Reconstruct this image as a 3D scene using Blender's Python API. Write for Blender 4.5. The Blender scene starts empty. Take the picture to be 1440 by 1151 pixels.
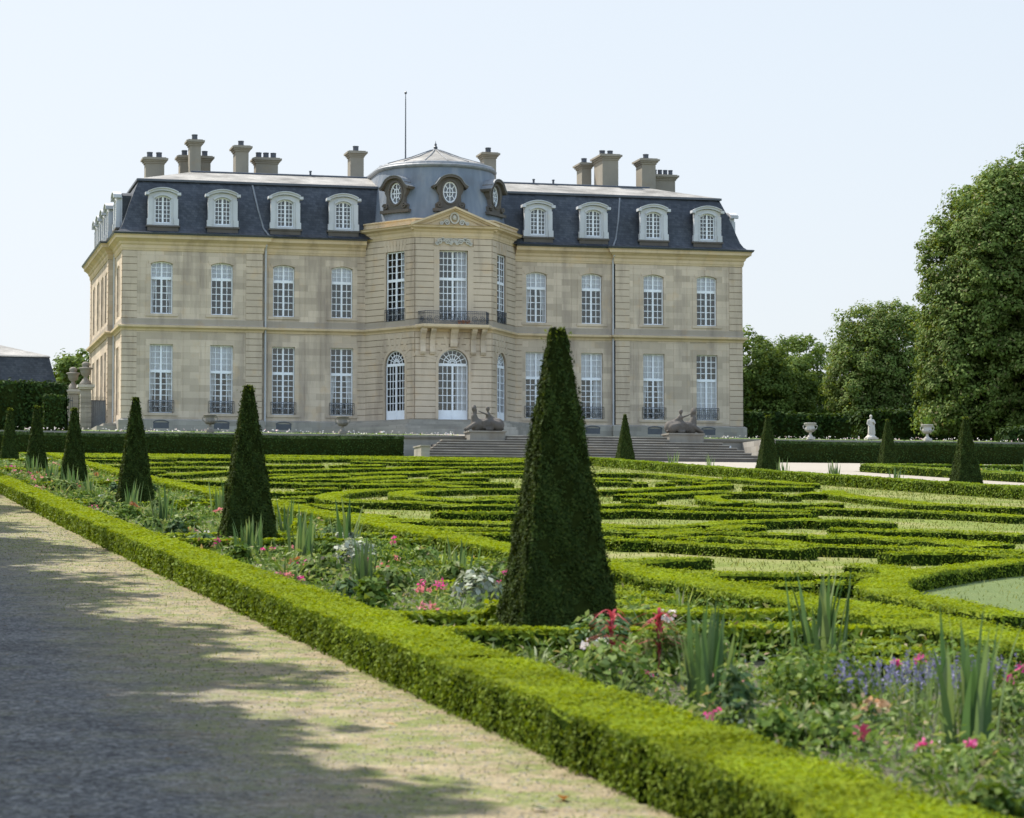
import bpy, math, random
import numpy as np
from mathutils import Vector, Matrix
from mathutils.geometry import delaunay_2d_cdt
R = math.radians
rng = np.random.default_rng(7)
random.seed(7)
sc = bpy.context.scene
COL = sc.collection

# ------------------------------------------------------------------ terrain
def gz(v):
    if v < 0: return 0.0
    if v < 110: return .0445*v + 7.5e-5*v*v
    return .0445*110 + 7.5e-5*12100 + .05*(v-110)
def gza(v):
    v = np.maximum(v, 0)
    return np.where(v < 110, .0445*v + 7.5e-5*v*v, .0445*110 + 7.5e-5*12100 + .05*(v-110))
TW = 137.0                      # terrace wall
def tz(v):                      # terrace level
    if v < 168: return 8.38 + (v-TW)*(10.04-8.38)/(168-TW)
    return 10.04

# ------------------------------------------------------------------ materials
MATS = {}
def nmat(name):
    m = bpy.data.materials.new(name); m.use_nodes = True
    nt = m.node_tree; nt.nodes.clear()
    out = nt.nodes.new('ShaderNodeOutputMaterial')
    b = nt.nodes.new('ShaderNodeBsdfPrincipled')
    nt.links.new(b.outputs[0], out.inputs[0])
    MATS[name] = m
    return m, nt, b, out
def N(nt, t, **k):
    n = nt.nodes.new(t)
    for a, v in k.items(): setattr(n, a, v)
    return n
def L(nt, a, b): nt.links.new(a, b)
def noise(nt, vec, scale, detail=4, rough=.55):
    n = N(nt, 'ShaderNodeTexNoise'); n.inputs['Scale'].default_value = scale
    n.inputs['Detail'].default_value = detail; n.inputs['Roughness'].default_value = rough
    if vec is not None: L(nt, vec, n.inputs['Vector'])
    return n.outputs['Fac']
def ramp(nt, fac, stops, interp='LINEAR'):
    r = N(nt, 'ShaderNodeValToRGB'); cr = r.color_ramp; cr.interpolation = interp
    while len(cr.elements) < len(stops): cr.elements.new(.5)
    for e, (p, c) in zip(cr.elements, stops):
        e.position = p; e.color = (c[0], c[1], c[2], 1) if not isinstance(c, (int, float)) else (c, c, c, 1)
    L(nt, fac, r.inputs[0]); return r.outputs[0]
def mixc(nt, fac, a, b, mode='MIX'):
    m = N(nt, 'ShaderNodeMix', data_type='RGBA', blend_type=mode)
    for i, x in ((0, fac), (6, a), (7, b)):
        if isinstance(x, (int, float)): m.inputs[i].default_value = x
        elif isinstance(x, tuple): m.inputs[i].default_value = (*x, 1)
        else: L(nt, x, m.inputs[i])
    return m.outputs[2]
def mapping(nt, src, scale=(1, 1, 1)):
    m = N(nt, 'ShaderNodeMapping'); m.inputs['Scale'].default_value = scale
    L(nt, src, m.inputs[0]); return m.outputs[0]
def bump(nt, b, h, strength=.3, dist=.02):
    n = N(nt, 'ShaderNodeBump'); n.inputs['Strength'].default_value = strength
    n.inputs['Distance'].default_value = dist
    L(nt, h, n.inputs['Height']); L(nt, n.outputs[0], b.inputs['Normal'])
def objc(nt): return N(nt, 'ShaderNodeTexCoord').outputs['Object']
def simple(name, col, rough=.6, var=.12, scale=6., metallic=0, spec=.5):
    m, nt, b, o = nmat(name); v = objc(nt)
    c = ramp(nt, noise(nt, v, scale, 5), [(.3, tuple(x*(1-var) for x in col)), (.7, tuple(min(1, x*(1+var)) for x in col))])
    L(nt, c, b.inputs['Base Color']); b.inputs['Roughness'].default_value = rough
    b.inputs['Metallic'].default_value = metallic; b.inputs['Specular IOR Level'].default_value = spec
    return m
def stone(name, c, brick=True, stain=.5, bw=1.15, rh=.42, offs=0.):
    m, nt, b, o = nmat(name); v = objc(nt)
    s = N(nt, 'ShaderNodeSeparateXYZ'); L(nt, v, s.inputs[0])
    a = N(nt, 'ShaderNodeMath', operation='ADD'); L(nt, s.outputs[0], a.inputs[0]); L(nt, s.outputs[1], a.inputs[1])
    cb = N(nt, 'ShaderNodeCombineXYZ'); L(nt, a.outputs[0], cb.inputs[0]); L(nt, s.outputs[2], cb.inputs[1])
    base = c
    n1 = noise(nt, v, .35, 6, .6)
    col = ramp(nt, n1, [(.3, tuple(x*.84 for x in c)), (.55, c), (.75, tuple(x*1.1 for x in c))])
    if brick:
        bt = N(nt, 'ShaderNodeTexBrick'); L(nt, cb.outputs[0], bt.inputs['Vector'])
        bt.inputs['Scale'].default_value = 1; bt.inputs['Brick Width'].default_value = bw; bt.inputs['Row Height'].default_value = rh
        bt.inputs['Mortar Size'].default_value = .008; bt.inputs['Mortar Smooth'].default_value = .4; bt.inputs['Bias'].default_value = .1
        bt.inputs['Color1'].default_value = (.68, .665, .64, 1); bt.inputs['Color2'].default_value = (1.14, 1.12, 1.09, 1)
        bt.inputs['Mortar'].default_value = (.74, .70, .66, 1)
        col = mixc(nt, .8, col, bt.outputs[0], 'MULTIPLY')
    st = noise(nt, mapping(nt, v, (1.1, 1.1, .16)), .9, 6, .62)
    f = ramp(nt, st, [(.5, 0.), (.72, stain)])
    col = mixc(nt, f, col, tuple(x*.55 for x in (c[0], c[1]*.97, c[2]*1.0)))
    f2 = ramp(nt, noise(nt, v, .9, 3), [(.58, 0.), (.7, .35)])
    col = mixc(nt, f2, col, (c[0]*1.05, c[1]*.88, c[2]*.66))
    L(nt, col, b.inputs['Base Color']); b.inputs['Roughness'].default_value = .85; b.inputs['Specular IOR Level'].default_value = .25
    bump(nt, b, noise(nt, v, 9, 6), .25, .03)
    return m
stone('ashlar', (.505, .418, .328), stain=.9)
stone('joint_stone', (.27, .215, .16), brick=False, stain=.5)
stone('stained_stone', (.33, .28, .225), brick=False, stain=.7)
stone('rustic', (.495, .40, .302), brick=False, stain=.8)
stone('moulding', (.56, .435, .285), brick=False, stain=.7)
stone('white_stone', (.47, .475, .49), brick=False, stain=.25)
stone('grey_stone', (.30, .28, .245), brick=True, stain=.7, bw=.9, rh=.3)
stone('dark_stone', (.105, .092, .08), brick=False, stain=.7)
stone('old_stone', (.22, .20, .17), brick=False, stain=.85)
stone('pale_stone', (.46, .43, .38), brick=False, stain=.45)
stone('chimney_stone', (.24, .215, .175), brick=False, stain=.4)
simple('white_paint', (.70, .72, .76), .45, .05, 3)
simple('curtain_cloth', (.80, .81, .82), .9, .06, 2)
simple('iron', (.035, .042, .055), .45, .2, 8)
simple('pot_clay', (.055, .06, .075), .7, .3, 5)
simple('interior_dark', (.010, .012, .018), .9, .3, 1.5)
simple('terracotta', (.4, .16, .07), .8, .15, 6)
simple('bark', (.09, .07, .05), .9, .35, 7)
simple('lead', (.17, .18, .195), .5, .2, 3)
simple('gutter_metal', (.045, .052, .065), .45, .2, 3)
simple('sign_white', (.7, .7, .7), .5, .05, 3)

def slate(name, c1, c2, rh=.16, rough=.5):
    m, nt, b, o = nmat(name); v = objc(nt)
    s = N(nt, 'ShaderNodeSeparateXYZ'); L(nt, v, s.inputs[0])
    a = N(nt, 'ShaderNodeMath', operation='ADD'); L(nt, s.outputs[0], a.inputs[0]); L(nt, s.outputs[1], a.inputs[1])
    cb = N(nt, 'ShaderNodeCombineXYZ'); L(nt, a.outputs[0], cb.inputs[0]); L(nt, s.outputs[2], cb.inputs[1])
    bt = N(nt, 'ShaderNodeTexBrick'); L(nt, cb.outputs[0], bt.inputs['Vector'])
    bt.inputs['Scale'].default_value = 1; bt.inputs['Brick Width'].default_value = .22; bt.inputs['Row Height'].default_value = rh
    bt.inputs['Mortar Size'].default_value = .006
    bt.inputs['Color1'].default_value = (*c1, 1); bt.inputs['Color2'].default_value = (*c2, 1); bt.inputs['Mortar'].default_value = (c1[0]*.5, c1[1]*.5, c1[2]*.5, 1)
    st = ramp(nt, noise(nt, mapping(nt, v, (1, 1, .3)), .5, 6, .65), [(.33, .55), (.67, 1.5)])
    L(nt, mixc(nt, 1., bt.outputs[0], st, 'MULTIPLY'), b.inputs['Base Color'])
    b.inputs['Roughness'].default_value = rough; b.inputs['Specular IOR Level'].default_value = .4
    bump(nt, b, bt.outputs[1], -.3, .02)
slate('slate', (.018, .022, .029), (.042, .047, .056))
slate('roof_top', (.20, .19, .175), (.26, .245, .22), .2, .7)  # paler copy of the slate: sunlight on low slopes put into the colour
def zinc():
    m, nt, b, o = nmat('drum_lead'); v = objc(nt)
    g = N(nt, 'ShaderNodeTexNoise'); g.inputs['Scale'].default_value = 1.6; g.inputs['Detail'].default_value = 7
    L(nt, mapping(nt, v, (1, 1, .12)), g.inputs['Vector'])
    c = ramp(nt, g.outputs[0], [(.3, (.095, .118, .150)), (.55, (.135, .158, .190)), (.75, (.20, .21, .225))])
    c = mixc(nt, ramp(nt, noise(nt, v, .7, 5), [(.55, 0.), (.75, .5)]), c, (.09, .09, .095))
    L(nt, c, b.inputs['Base Color']); b.inputs['Roughness'].default_value = .55
    bump(nt, b, noise(nt, mapping(nt, v, (1, 1, .2)), 3, 5), .25, .03)
zinc()
def glass():
    m, nt, b, o = nmat('window_glass')
    nt.nodes.remove(b)
    t = N(nt, 'ShaderNodeBsdfTransparent'); t.inputs[0].default_value = (.74, .76, .80, 1)
    g = N(nt, 'ShaderNodeBsdfGlossy'); g.inputs['Roughness'].default_value = .03
    lw = N(nt, 'ShaderNodeFresnel'); lw.inputs[0].default_value = 1.5
    v = objc(nt)
    nb = N(nt, 'ShaderNodeBump'); nb.inputs['Strength'].default_value = .35; nb.inputs['Distance'].default_value = .05
    L(nt, noise(nt, v, 1.3, 2), nb.inputs['Height']); L(nt, nb.outputs[0], g.inputs['Normal'])
    ad = N(nt, 'ShaderNodeMath', operation='MULTIPLY_ADD'); L(nt, lw.outputs[0], ad.inputs[0]); ad.inputs[1].default_value = 1.0; ad.inputs[2].default_value = .02
    mx = N(nt, 'ShaderNodeMixShader'); L(nt, ad.outputs[0], mx.inputs[0]); L(nt, t.outputs[0], mx.inputs[1]); L(nt, g.outputs[0], mx.inputs[2])
    L(nt, mx.outputs[0], o.inputs[0])
glass()
def leafmat(name, stops, rough=.75, trans=.35, patch=None, tcol=None):
    m, nt, b, o = nmat(name)
    g = N(nt, 'ShaderNodeNewGeometry')
    c = ramp(nt, g.outputs['Random Per Island'], stops)
    v = objc(nt)
    w = N(nt, 'ShaderNodeNewGeometry').outputs['Position']
    pn = ramp(nt, noise(nt, w, .9 if patch is None else patch, 4), [(.3, .72), (.7, 1.22)])
    c = mixc(nt, 1., c, pn, 'MULTIPLY')
    L(nt, c, b.inputs['Base Color']); b.inputs['Roughness'].default_value = rough
    b.inputs['Specular IOR Level'].default_value = .12
    if trans:
        t = N(nt, 'ShaderNodeBsdfTranslucent')
        tc = mixc(nt, 1., c, tcol or (1.5, 1.35, .5), 'MULTIPLY'); L(nt, tc, t.inputs[0])
        mx = N(nt, 'ShaderNodeMixShader'); mx.inputs[0].default_value = trans
        L(nt, b.outputs[0], mx.inputs[1]); L(nt, t.outputs[0], mx.inputs[2]); L(nt, mx.outputs[0], o.inputs[0])
    return m
leafmat('box_leaf', [(0, (.158, .222, .008)), (.5, (.192, .254, .009)), (1, (.235, .285, .011))], tcol=(1.25, 1.15, .3), rough=.75, patch=1.6)
leafmat('box_shade_leaf', [(0, (.08, .13, .010)), (.5, (.125, .18, .013)), (.9, (.165, .22, .018)), (1, (.20, .24, .03))], tcol=(1.25, 1.2, .4), trans=.25, rough=.7)  # darker copy of the top leaf: shade of hedge sides put into colour
leafmat('box_leaf_grey', [(0, (.12, .185, .014)), (.5, (.145, .21, .018)), (1, (.18, .235, .025))], tcol=(1.25, 1.15, .35), rough=.75)
simple('box_core', (.016, .028, .005), 1, .4, 9, spec=0)
leafmat('yew_leaf', [(0, (.024, .044, .009)), (.6, (.040, .066, .013)), (.95, (.060, .086, .017)), (1, (.08, .09, .02))], trans=.2, patch=5)
simple('yew_core', (.018, .025, .006), 1, .4, 9, spec=0)
leafmat('yew_tip', [(0, (.06, .10, .012)), (1, (.14, .17, .03))], trans=.35)
leafmat('hornbeam_leaf', [(0, (.016, .034, .008)), (.6, (.030, .058, .012)), (1, (.05, .085, .018))], trans=.2)
leafmat('chestnut_leaf', [(0, (.070, .118, .024)), (.5, (.118, .172, .040)), (.9, (.16, .21, .06)), (1, (.20, .18, .09))], trans=.25, patch=.25)
leafmat('chestnut_dry', [(0, (.09, .12, .035)), (.5, (.14, .155, .055)), (1, (.22, .17, .09))], trans=.25, patch=.25)
leafmat('lime_leaf', [(0, (.065, .105, .018)), (.5, (.10, .155, .030)), (1, (.14, .19, .05))], trans=.3, patch=.3)
leafmat('iris_leaf', [(0, (.06, .115, .045)), (.6, (.11, .175, .075)), (1, (.24, .28, .14))], trans=.3, tcol=(1.2, 1.3, .6))
leafmat('grass_blade', [(0, (.10, .15, .05)), (.6, (.20, .25, .11)), (1, (.36, .38, .25))], trans=.3, tcol=(1.1, 1.2, .7))
leafmat('bed_leaf', [(0, (.07, .13, .025)), (.45, (.135, .20, .045)), (.8, (.20, .26, .085)), (.95, (.32, .34, .18)), (1, (.38, .26, .17))], trans=.3, tcol=(1.2, 1.2, .6))
leafmat('silver_leaf', [(0, (.16, .20, .13)), (.6, (.27, .30, .22)), (1, (.45, .46, .38))], trans=.2, tcol=(1, 1, .8))
leafmat('bush_leaf', [(0, (.05, .10, .015)), (.6, (.09, .155, .025)), (1, (.17, .23, .05))], trans=.3)
leafmat('pink_petal', [(0, (.55, .05, .22)), (.6, (.70, .10, .33)), (1, (.75, .25, .42))], trans=.35, tcol=(1.2, .8, 1))
leafmat('rose_petal', [(0, (.50, .14, .16)), (.6, (.62, .26, .27)), (1, (.70, .42, .38))], trans=.35, tcol=(1.2, .9, .9))
leafmat('red_tassel', [(0, (.28, .03, .05)), (.6, (.44, .08, .10)), (1, (.52, .18, .17))], trans=.3, tcol=(1.2, .8, .8))
leafmat('peach_petal', [(0, (.50, .30, .17)), (.6, (.58, .40, .24)), (1, (.62, .48, .36))], trans=.35, tcol=(1.1, 1, .9))
leafmat('wine_petal', [(0, (.20, .03, .07)), (1, (.34, .10, .13))], trans=.3, tcol=(1.1, .8, .9))
leafmat('white_petal', [(0, (.62, .60, .58)), (.6, (.72, .66, .64)), (1, (.72, .45, .47))], trans=.3, tcol=(1, 1, 1))
leafmat('violet_spike', [(0, (.16, .15, .27)), (.6, (.24, .22, .37)), (1, (.33, .31, .45))], trans=.2, tcol=(1, 1, 1.1))
leafmat('red_leaf', [(0, (.22, .09, .05)), (1, (.42, .20, .12))], trans=.3)

leafmat('pebble', [(0, (.06, .058, .056)), (.5, (.13, .125, .118)), (1, (.27, .25, .22))], trans=0, rough=.9)
leafmat('debris', [(0, (.06, .045, .03)), (1, (.18, .13, .08))], trans=0, rough=.9)
leafmat('lawn_blade', [(0, (.09, .13, .025)), (.6, (.14, .175, .04)), (1, (.25, .24, .10))], trans=.3)
def ground_mats():
    m, nt, b, o = nmat('parterre_lawn'); v = objc(nt)
    c = ramp(nt, noise(nt, v, .45, 6, .65), [(.32, (.115, .155, .026)), (.5, (.155, .18, .045)), (.66, (.24, .225, .095))])
    f = ramp(nt, noise(nt, v, 26, 3), [(.33, .55), (.67, 1.5)])
    L(nt, mixc(nt, 1., c, f, 'MULTIPLY'), b.inputs['Base Color']); b.inputs['Roughness'].default_value = .95
    b.inputs['Specular IOR Level'].default_value = .1
    bump(nt, b, noise(nt, v, 30, 3), .7, .05)
    m, nt, b, o = nmat('gravel'); v = objc(nt)
    s = N(nt, 'ShaderNodeSeparateXYZ'); L(nt, v, s.inputs[0])
    vo = N(nt, 'ShaderNodeTexVoronoi'); vo.inputs['Scale'].default_value = 42; L(nt, v, vo.inputs['Vector'])
    pc = ramp(nt, vo.outputs['Color'], [(.1, (.064, .064, .064)), (.5, (.13, .129, .127)), (.9, (.24, .235, .222))])
    fn = ramp(nt, noise(nt, v, 14, 6, .7), [(.3, .55), (.7, 1.4)])
    pc = mixc(nt, 1., pc, fn, 'MULTIPLY')
    big = ramp(nt, noise(nt, v, 1.2, 6, .65), [(.32, .70), (.68, 1.22)])
    pc = mixc(nt, 1., pc, big, 'MULTIPLY')
    # dry sand and grass creep in towards the hedge side of the path
    e = N(nt, 'ShaderNodeMapRange'); L(nt, s.outputs[0], e.inputs[0]); e.inputs[1].default_value = 1.2; e.inputs[2].default_value = 2.5
    ns = noise(nt, v, 2.4, 6, .7)
    mu = N(nt, 'ShaderNodeMath', operation='MULTIPLY_ADD'); L(nt, ns, mu.inputs[0]); mu.inputs[1].default_value = 1.4; mu.inputs[2].default_value = -.7
    ad = N(nt, 'ShaderNodeMath', operation='ADD', use_clamp=True); L(nt, e.outputs[0], ad.inputs[0]); L(nt, mu.outputs[0], ad.inputs[1])
    sand = ramp(nt, noise(nt, v, 6, 7, .75), [(.3, (.155, .122, .072)), (.5, (.27, .22, .135)), (.7, (.375, .315, .205))])
    pc = mixc(nt, ad.outputs[0], pc, sand)
    gf = N(nt, 'ShaderNodeMath', operation='MULTIPLY'); L(nt, ad.outputs[0], gf.inputs[0])
    L(nt, ramp(nt, noise(nt, v, 3.1, 6, .75), [(.455, 0.), (.57, .85)]), gf.inputs[1])
    grs = ramp(nt, noise(nt, v, 40, 3), [(.3, (.09, .125, .025)), (.7, (.19, .22, .065))])
    pc = mixc(nt, gf.outputs[0], pc, grs)
    L(nt, pc, b.inputs['Base Color']); b.inputs['Roughness'].default_value = .95; b.inputs['Specular IOR Level'].default_value = .15
    bump(nt, b, vo.outputs['Distance'], .6, .02)
    m, nt, b, o = nmat('walk_gravel'); v = objc(nt)
    c = ramp(nt, noise(nt, v, 12, 6, .7), [(.3, (.24, .21, .17)), (.7, (.34, .30, .245))])
    L(nt, c, b.inputs['Base Color']); b.inputs['Roughness'].default_value = .95
    m, nt, b, o = nmat('lawn'); v = objc(nt)
    c = ramp(nt, noise(nt, v, 7, 6, .7), [(.3, (.075, .12, .022)), (.7, (.13, .165, .042))])
    L(nt, c, b.inputs['Base Color']); b.inputs['Roughness'].default_value = .95
    bump(nt, b, noise(nt, v, 40, 3), .8, .05)
    m, nt, b, o = nmat('soil'); v = objc(nt)
    c = ramp(nt, noise(nt, v, 18, 6, .7), [(.3, (.05, .045, .025)), (.55, (.09, .085, .045)), (.7, (.20, .18, .13))])
    L(nt, c, b.inputs['Base Color']); b.inputs['Roughness'].default_value = .95
    bump(nt, b, noise(nt, v, 25, 5), .8, .05)
ground_mats()

# ------------------------------------------------------------------ mesh collector
class MB:
    def __init__(s): s.v = []; s.f = []; s.mi = []; s.cur = 0
    def add(s, vs, fs):
        o = len(s.v); s.v += [tuple(p) for p in vs]
        for f in fs: s.f.append(tuple(i+o for i in f)); s.mi.append(s.cur)
    def box(s, x0, x1, y0, y1, z0, z1):
        s.add([(x0,y0,z0),(x1,y0,z0),(x1,y1,z0),(x0,y1,z0),(x0,y0,z1),(x1,y0,z1),(x1,y1,z1),(x0,y1,z1)],
              [(0,3,2,1),(4,5,6,7),(0,1,5,4),(1,2,6,5),(2,3,7,6),(3,0,4,7)])
    def tube(s, pts, r, seg=8, cap=True):
        pts = [Vector(p) for p in pts]; n = len(pts)
        rs = r if isinstance(r, (list, tuple)) else [r]*n
        rings = []
        for i, p in enumerate(pts):
            d = (pts[min(i+1, n-1)] - pts[max(i-1, 0)]).normalized()
            a = Vector((0, 0, 1)) if abs(d.z) < .9 else Vector((1, 0, 0))
            u = d.cross(a).normalized(); w = d.cross(u).normalized()
            rings.append([p + (u*math.cos(2*math.pi*k/seg) + w*math.sin(2*math.pi*k/seg))*rs[i] for k in range(seg)])
        vs = [q for rg in rings for q in rg]; fs = []
        for i in range(n-1):
            for k in range(seg):
                fs.append((i*seg+k, i*seg+(k+1) % seg, (i+1)*seg+(k+1) % seg, (i+1)*seg+k))
        if cap: fs.append(tuple(range(seg))[::-1]); fs.append(tuple((n-1)*seg+k for k in range(seg)))
        s.add(vs, fs)
    def lathe(s, prof, c=(0, 0, 0), seg=16, sx=1, sy=1, square=False):
        vs = []; n = len(prof)
        for r, z in prof:
            for k in range(seg):
                a = 2*math.pi*(k+.5)/seg
                q = 1/math.cos(math.pi/4) if square else 1
                vs.append((c[0]+r*q*math.cos(a)*sx, c[1]+r*q*math.sin(a)*sy, c[2]+z))
        fs = []
        for i in range(n-1):
            for k in range(seg):
                fs.append((i*seg+k, i*seg+(k+1) % seg, (i+1)*seg+(k+1) % seg, (i+1)*seg+k))
        fs.append(tuple(range(seg))[::-1]); fs.append(tuple((n-1)*seg+k for k in range(seg)))
        s.add(vs, fs)
    def sweep(s, path, prof, closed=False, cap=True, zf=None):
        # profile (out, z); 'out' is to the right-hand side of the walking direction
        n = len(path); m = len(prof); P = [Vector(p).to_2d() for p in path]; offs = []
        for i in range(n):
            if closed or 0 < i < n-1:
                d1 = (P[i]-P[i-1]).normalized(); d2 = (P[(i+1) % n]-P[i]).normalized()
            elif i == 0: d1 = d2 = (P[1]-P[0]).normalized()
            else: d1 = d2 = (P[-1]-P[-2]).normalized()
            n1 = Vector((d1.y, -d1.x)); n2 = Vector((d2.y, -d2.x)); b = (n1+n2)
            b = b/ max(.25, b.length_squared) * 2
            offs.append(b)
        vs = []
        for i in range(n):
            for o, z in prof: vs.append((P[i].x+offs[i].x*o, P[i].y+offs[i].y*o, z))
        fs = []
        for i in range(n if closed else n-1):
            j = (i+1) % n
            for k in range(m-1):
                fs.append((i*m+k, j*m+k, j*m+k+1, i*m+k+1))
        if cap and not closed:
            fs.append(tuple(range(m))); fs.append(tuple((n-1)*m+k for k in range(m))[::-1])
        s.add(vs, fs)
    def build(s, name, mats, parent=None, smooth=False, loc=None):
        me = bpy.data.meshes.new(name); me.from_pydata(s.v, [], s.f); me.update()
        for m in (mats if isinstance(mats, (list, tuple)) else [mats]): me.materials.append(MATS[m])
        if max(s.mi, default=0): me.polygons.foreach_set('material_index', s.mi)
        if smooth: me.polygons.foreach_set('use_smooth', [True]*len(me.polygons))
        return link(name, me, parent, loc)
def link(name, me, parent=None, loc=None):
    o = bpy.data.objects.new(name, me); COL.objects.link(o)
    if parent is not None: o.parent = parent
    if loc is not None: o.location = loc
    return o
def empty(name, loc=(0, 0, 0)):
    o = bpy.data.objects.new(name, None); COL.objects.link(o); o.location = loc; o.empty_display_size = .2; return o
def tag(o, label, cat, group=None):
    o['label'] = label; o['category'] = cat
    if group: o['group'] = group
    return o
def struct(o): o['kind'] = 'structure'; return o
def stuff(o, label=None):
    o['kind'] = 'stuff'
    if label: o['label'] = label
    return o

def np_mesh(name, parts, mats, parent=None, loc=None, smooth=False):
    """parts: list of (verts Nx3, faces MxK (K=3 or 4), material index)"""
    V = np.concatenate([p[0] for p in parts]).astype(np.float32)
    me = bpy.data.meshes.new(name)
    me.vertices.add(len(V)); me.vertices.foreach_set('co', V.ravel())
    li = []; ls = []; mi = []; o = 0; start = 0
    for v, f, m in parts:
        f = np.asarray(f, dtype=np.int32); k = f.shape[1]
        li.append((f+o).ravel()); ls.append(start+np.arange(len(f))*k); mi.append(np.full(len(f), m, dtype=np.int32))
        start += len(f)*k; o += len(v)
    li = np.concatenate(li); ls = np.concatenate(ls).astype(np.int32); mi = np.concatenate(mi)
    me.loops.add(len(li)); me.loops.foreach_set('vertex_index', li)
    me.polygons.add(len(ls)); me.polygons.foreach_set('loop_start', ls)
    me.update(calc_edges=True)
    me.polygons.foreach_set('material_index', mi)
    if smooth: me.polygons.foreach_set('use_smooth', np.ones(len(ls), dtype=bool))
    for m in mats: me.materials.append(MATS[m])
    me.validate()
    return link(name, me, parent, loc)
def unit(a): return a/np.maximum(1e-9, np.linalg.norm(a, axis=1, keepdims=True))
def leaves(P, Nn, size, jit=.8, aspect=.55, var=.35, lift=.4):
    """rhombic leaf quads at P, facing roughly Nn"""
    n = len(P); nn = unit(Nn + rng.normal(0, jit, (n, 3)))
    t = unit(np.cross(nn, rng.normal(0, 1, (n, 3)))); w = np.cross(nn, t)
    s = (size*(1+rng.uniform(-var, var, n)))[:, None]
    c = P
    a = c - t*s*.5; b = c + w*s*aspect*.5 + nn*s*.08; d = c + t*s*.5; e = c - w*s*aspect*.5 + nn*s*.08
    V = np.stack([a, b, d, e], 1).reshape(-1, 3)
    F = np.arange(n*4).reshape(-1, 4)
    return V, F
# ------------------------------------------------------------------ facade helpers
class FR:
    def __init__(s, o, e):
        s.o = Vector(o).to_2d(); d = Vector(e).to_2d()-s.o; s.len = d.length; s.d = d.normalized(); s.n = Vector((s.d.y, -s.d.x))
    def p(s, u, z, out=0.):
        q = s.o+s.d*u+s.n*out; return (q.x, q.y, z)
def fbox(g, F, u0, u1, z0, z1, o0, o1):
    g.add([F.p(u0,z0,o1),F.p(u1,z0,o1),F.p(u1,z0,o0),F.p(u0,z0,o0),F.p(u0,z1,o1),F.p(u1,z1,o1),F.p(u1,z1,o0),F.p(u0,z1,o0)],
          [(0,3,2,1),(4,5,6,7),(0,1,5,4),(1,2,6,5),(2,3,7,6),(3,0,4,7)])
def opening(cx, w, z0, z1, rise=0., n=10):
    """outline of a window hole, counter-clockwise; rise = height of the arch"""
    h = w/2
    if rise <= 0: return [(cx-h, z0), (cx+h, z0), (cx+h, z1), (cx-h, z1)]
    r = (h*h+rise*rise)/(2*rise); cz = z1-r; a = math.asin(min(1, h/r))
    pts = [(cx-h, z0), (cx+h, z0)]
    for i in range(n+1):
        t = a-2*a*i/n; pts.append((cx+r*math.sin(t), cz+r*math.cos(t)))
    return pts
def inside(poly, x, y):
    c = False; n = len(poly)
    for i in range(n):
        x1, y1 = poly[i]; x2, y2 = poly[i-1]
        if (y1 > y) != (y2 > y) and x < (x2-x1)*(y-y1)/(y2-y1)+x1: c = not c
    return c
def plate(g, F, outline, holes, out=0., depth=.0, back=False):
    """flat plate with holes; hole edges (and the outer edge) run back by depth"""
    vs = []; es = []
    for poly in [outline]+holes:
        o = len(vs); n = len(poly); vs += [Vector(p) for p in poly]; es += [(o+i, o+(i+1) % n) for i in range(n)]
    r = delaunay_2d_cdt(vs, es, [], 0, 1e-5)
    P = r[0]; tris = []
    for t in r[2]:
        cx = sum(P[i].x for i in t)/3; cy = sum(P[i].y for i in t)/3
        if inside(outline, cx, cy) and not any(inside(h, cx, cy) for h in holes):
            a, b, c = (P[i] for i in t)
            if (b-a).cross(c-a) < 0: t = t[::-1]
            tris.append(tuple(t))
    g.add([F.p(q.x, q.y, out) for q in P], tris)
    if back: g.add([F.p(q.x, q.y, out-depth) for q in P], [t[::-1] for t in tris])
    if depth:
        for k, h in enumerate(([outline] if back else [])+holes):
            n = len(h); vv = [F.p(u, z, out) for u, z in h]+[F.p(u, z, out-depth) for u, z in h]
            g.add(vv, [(i, (i+1) % n, n+(i+1) % n, n+i)[::-1] for i in range(n)])
def ribbon(g, F, pts, w, o0, o1, closed=False):
    """a bar of width w that follows pts (u,z), from out o0 to o1"""
    n = len(pts); L_ = []; R_ = []
    for i in range(n):
        a = Vector(pts[i-1]) if (closed or i > 0) else Vector(pts[i]); b = Vector(pts[(i+1) % n]) if (closed or i < n-1) else Vector(pts[i])
        d = (b-a); d = d.normalized() if d.length > 1e-9 else Vector((1, 0)); q = Vector((-d.y, d.x))*w/2; p = Vector(pts[i])
        L_.append(p+q); R_.append(p-q)
    vs = []
    for i in range(n): vs += [F.p(*L_[i], o1), F.p(*R_[i], o1), F.p(*R_[i], o0), F.p(*L_[i], o0)]
    fs = []
    for i in range(n if closed else n-1):
        a = 4*i; b = 4*((i+1) % n)
        fs += [(a, a+1, b+1, b), (a+1, a+2, b+2, b+1), (a+2, a+3, b+3, b+2), (a+3, a, b, b+3)]
    if not closed: fs += [(0, 3, 2, 1), (4*n-4, 4*n-3, 4*n-2, 4*n-1)]
    g.add(vs, fs)
def arch_top(cx, w, z1, rise, u):
    if rise <= 0: return z1
    h = w/2; r = (h*h+rise*rise)/(2*rise); d = abs(u-cx)
    return z1-r+math.sqrt(max(0, r*r-d*d))
MUNT = .046
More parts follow.
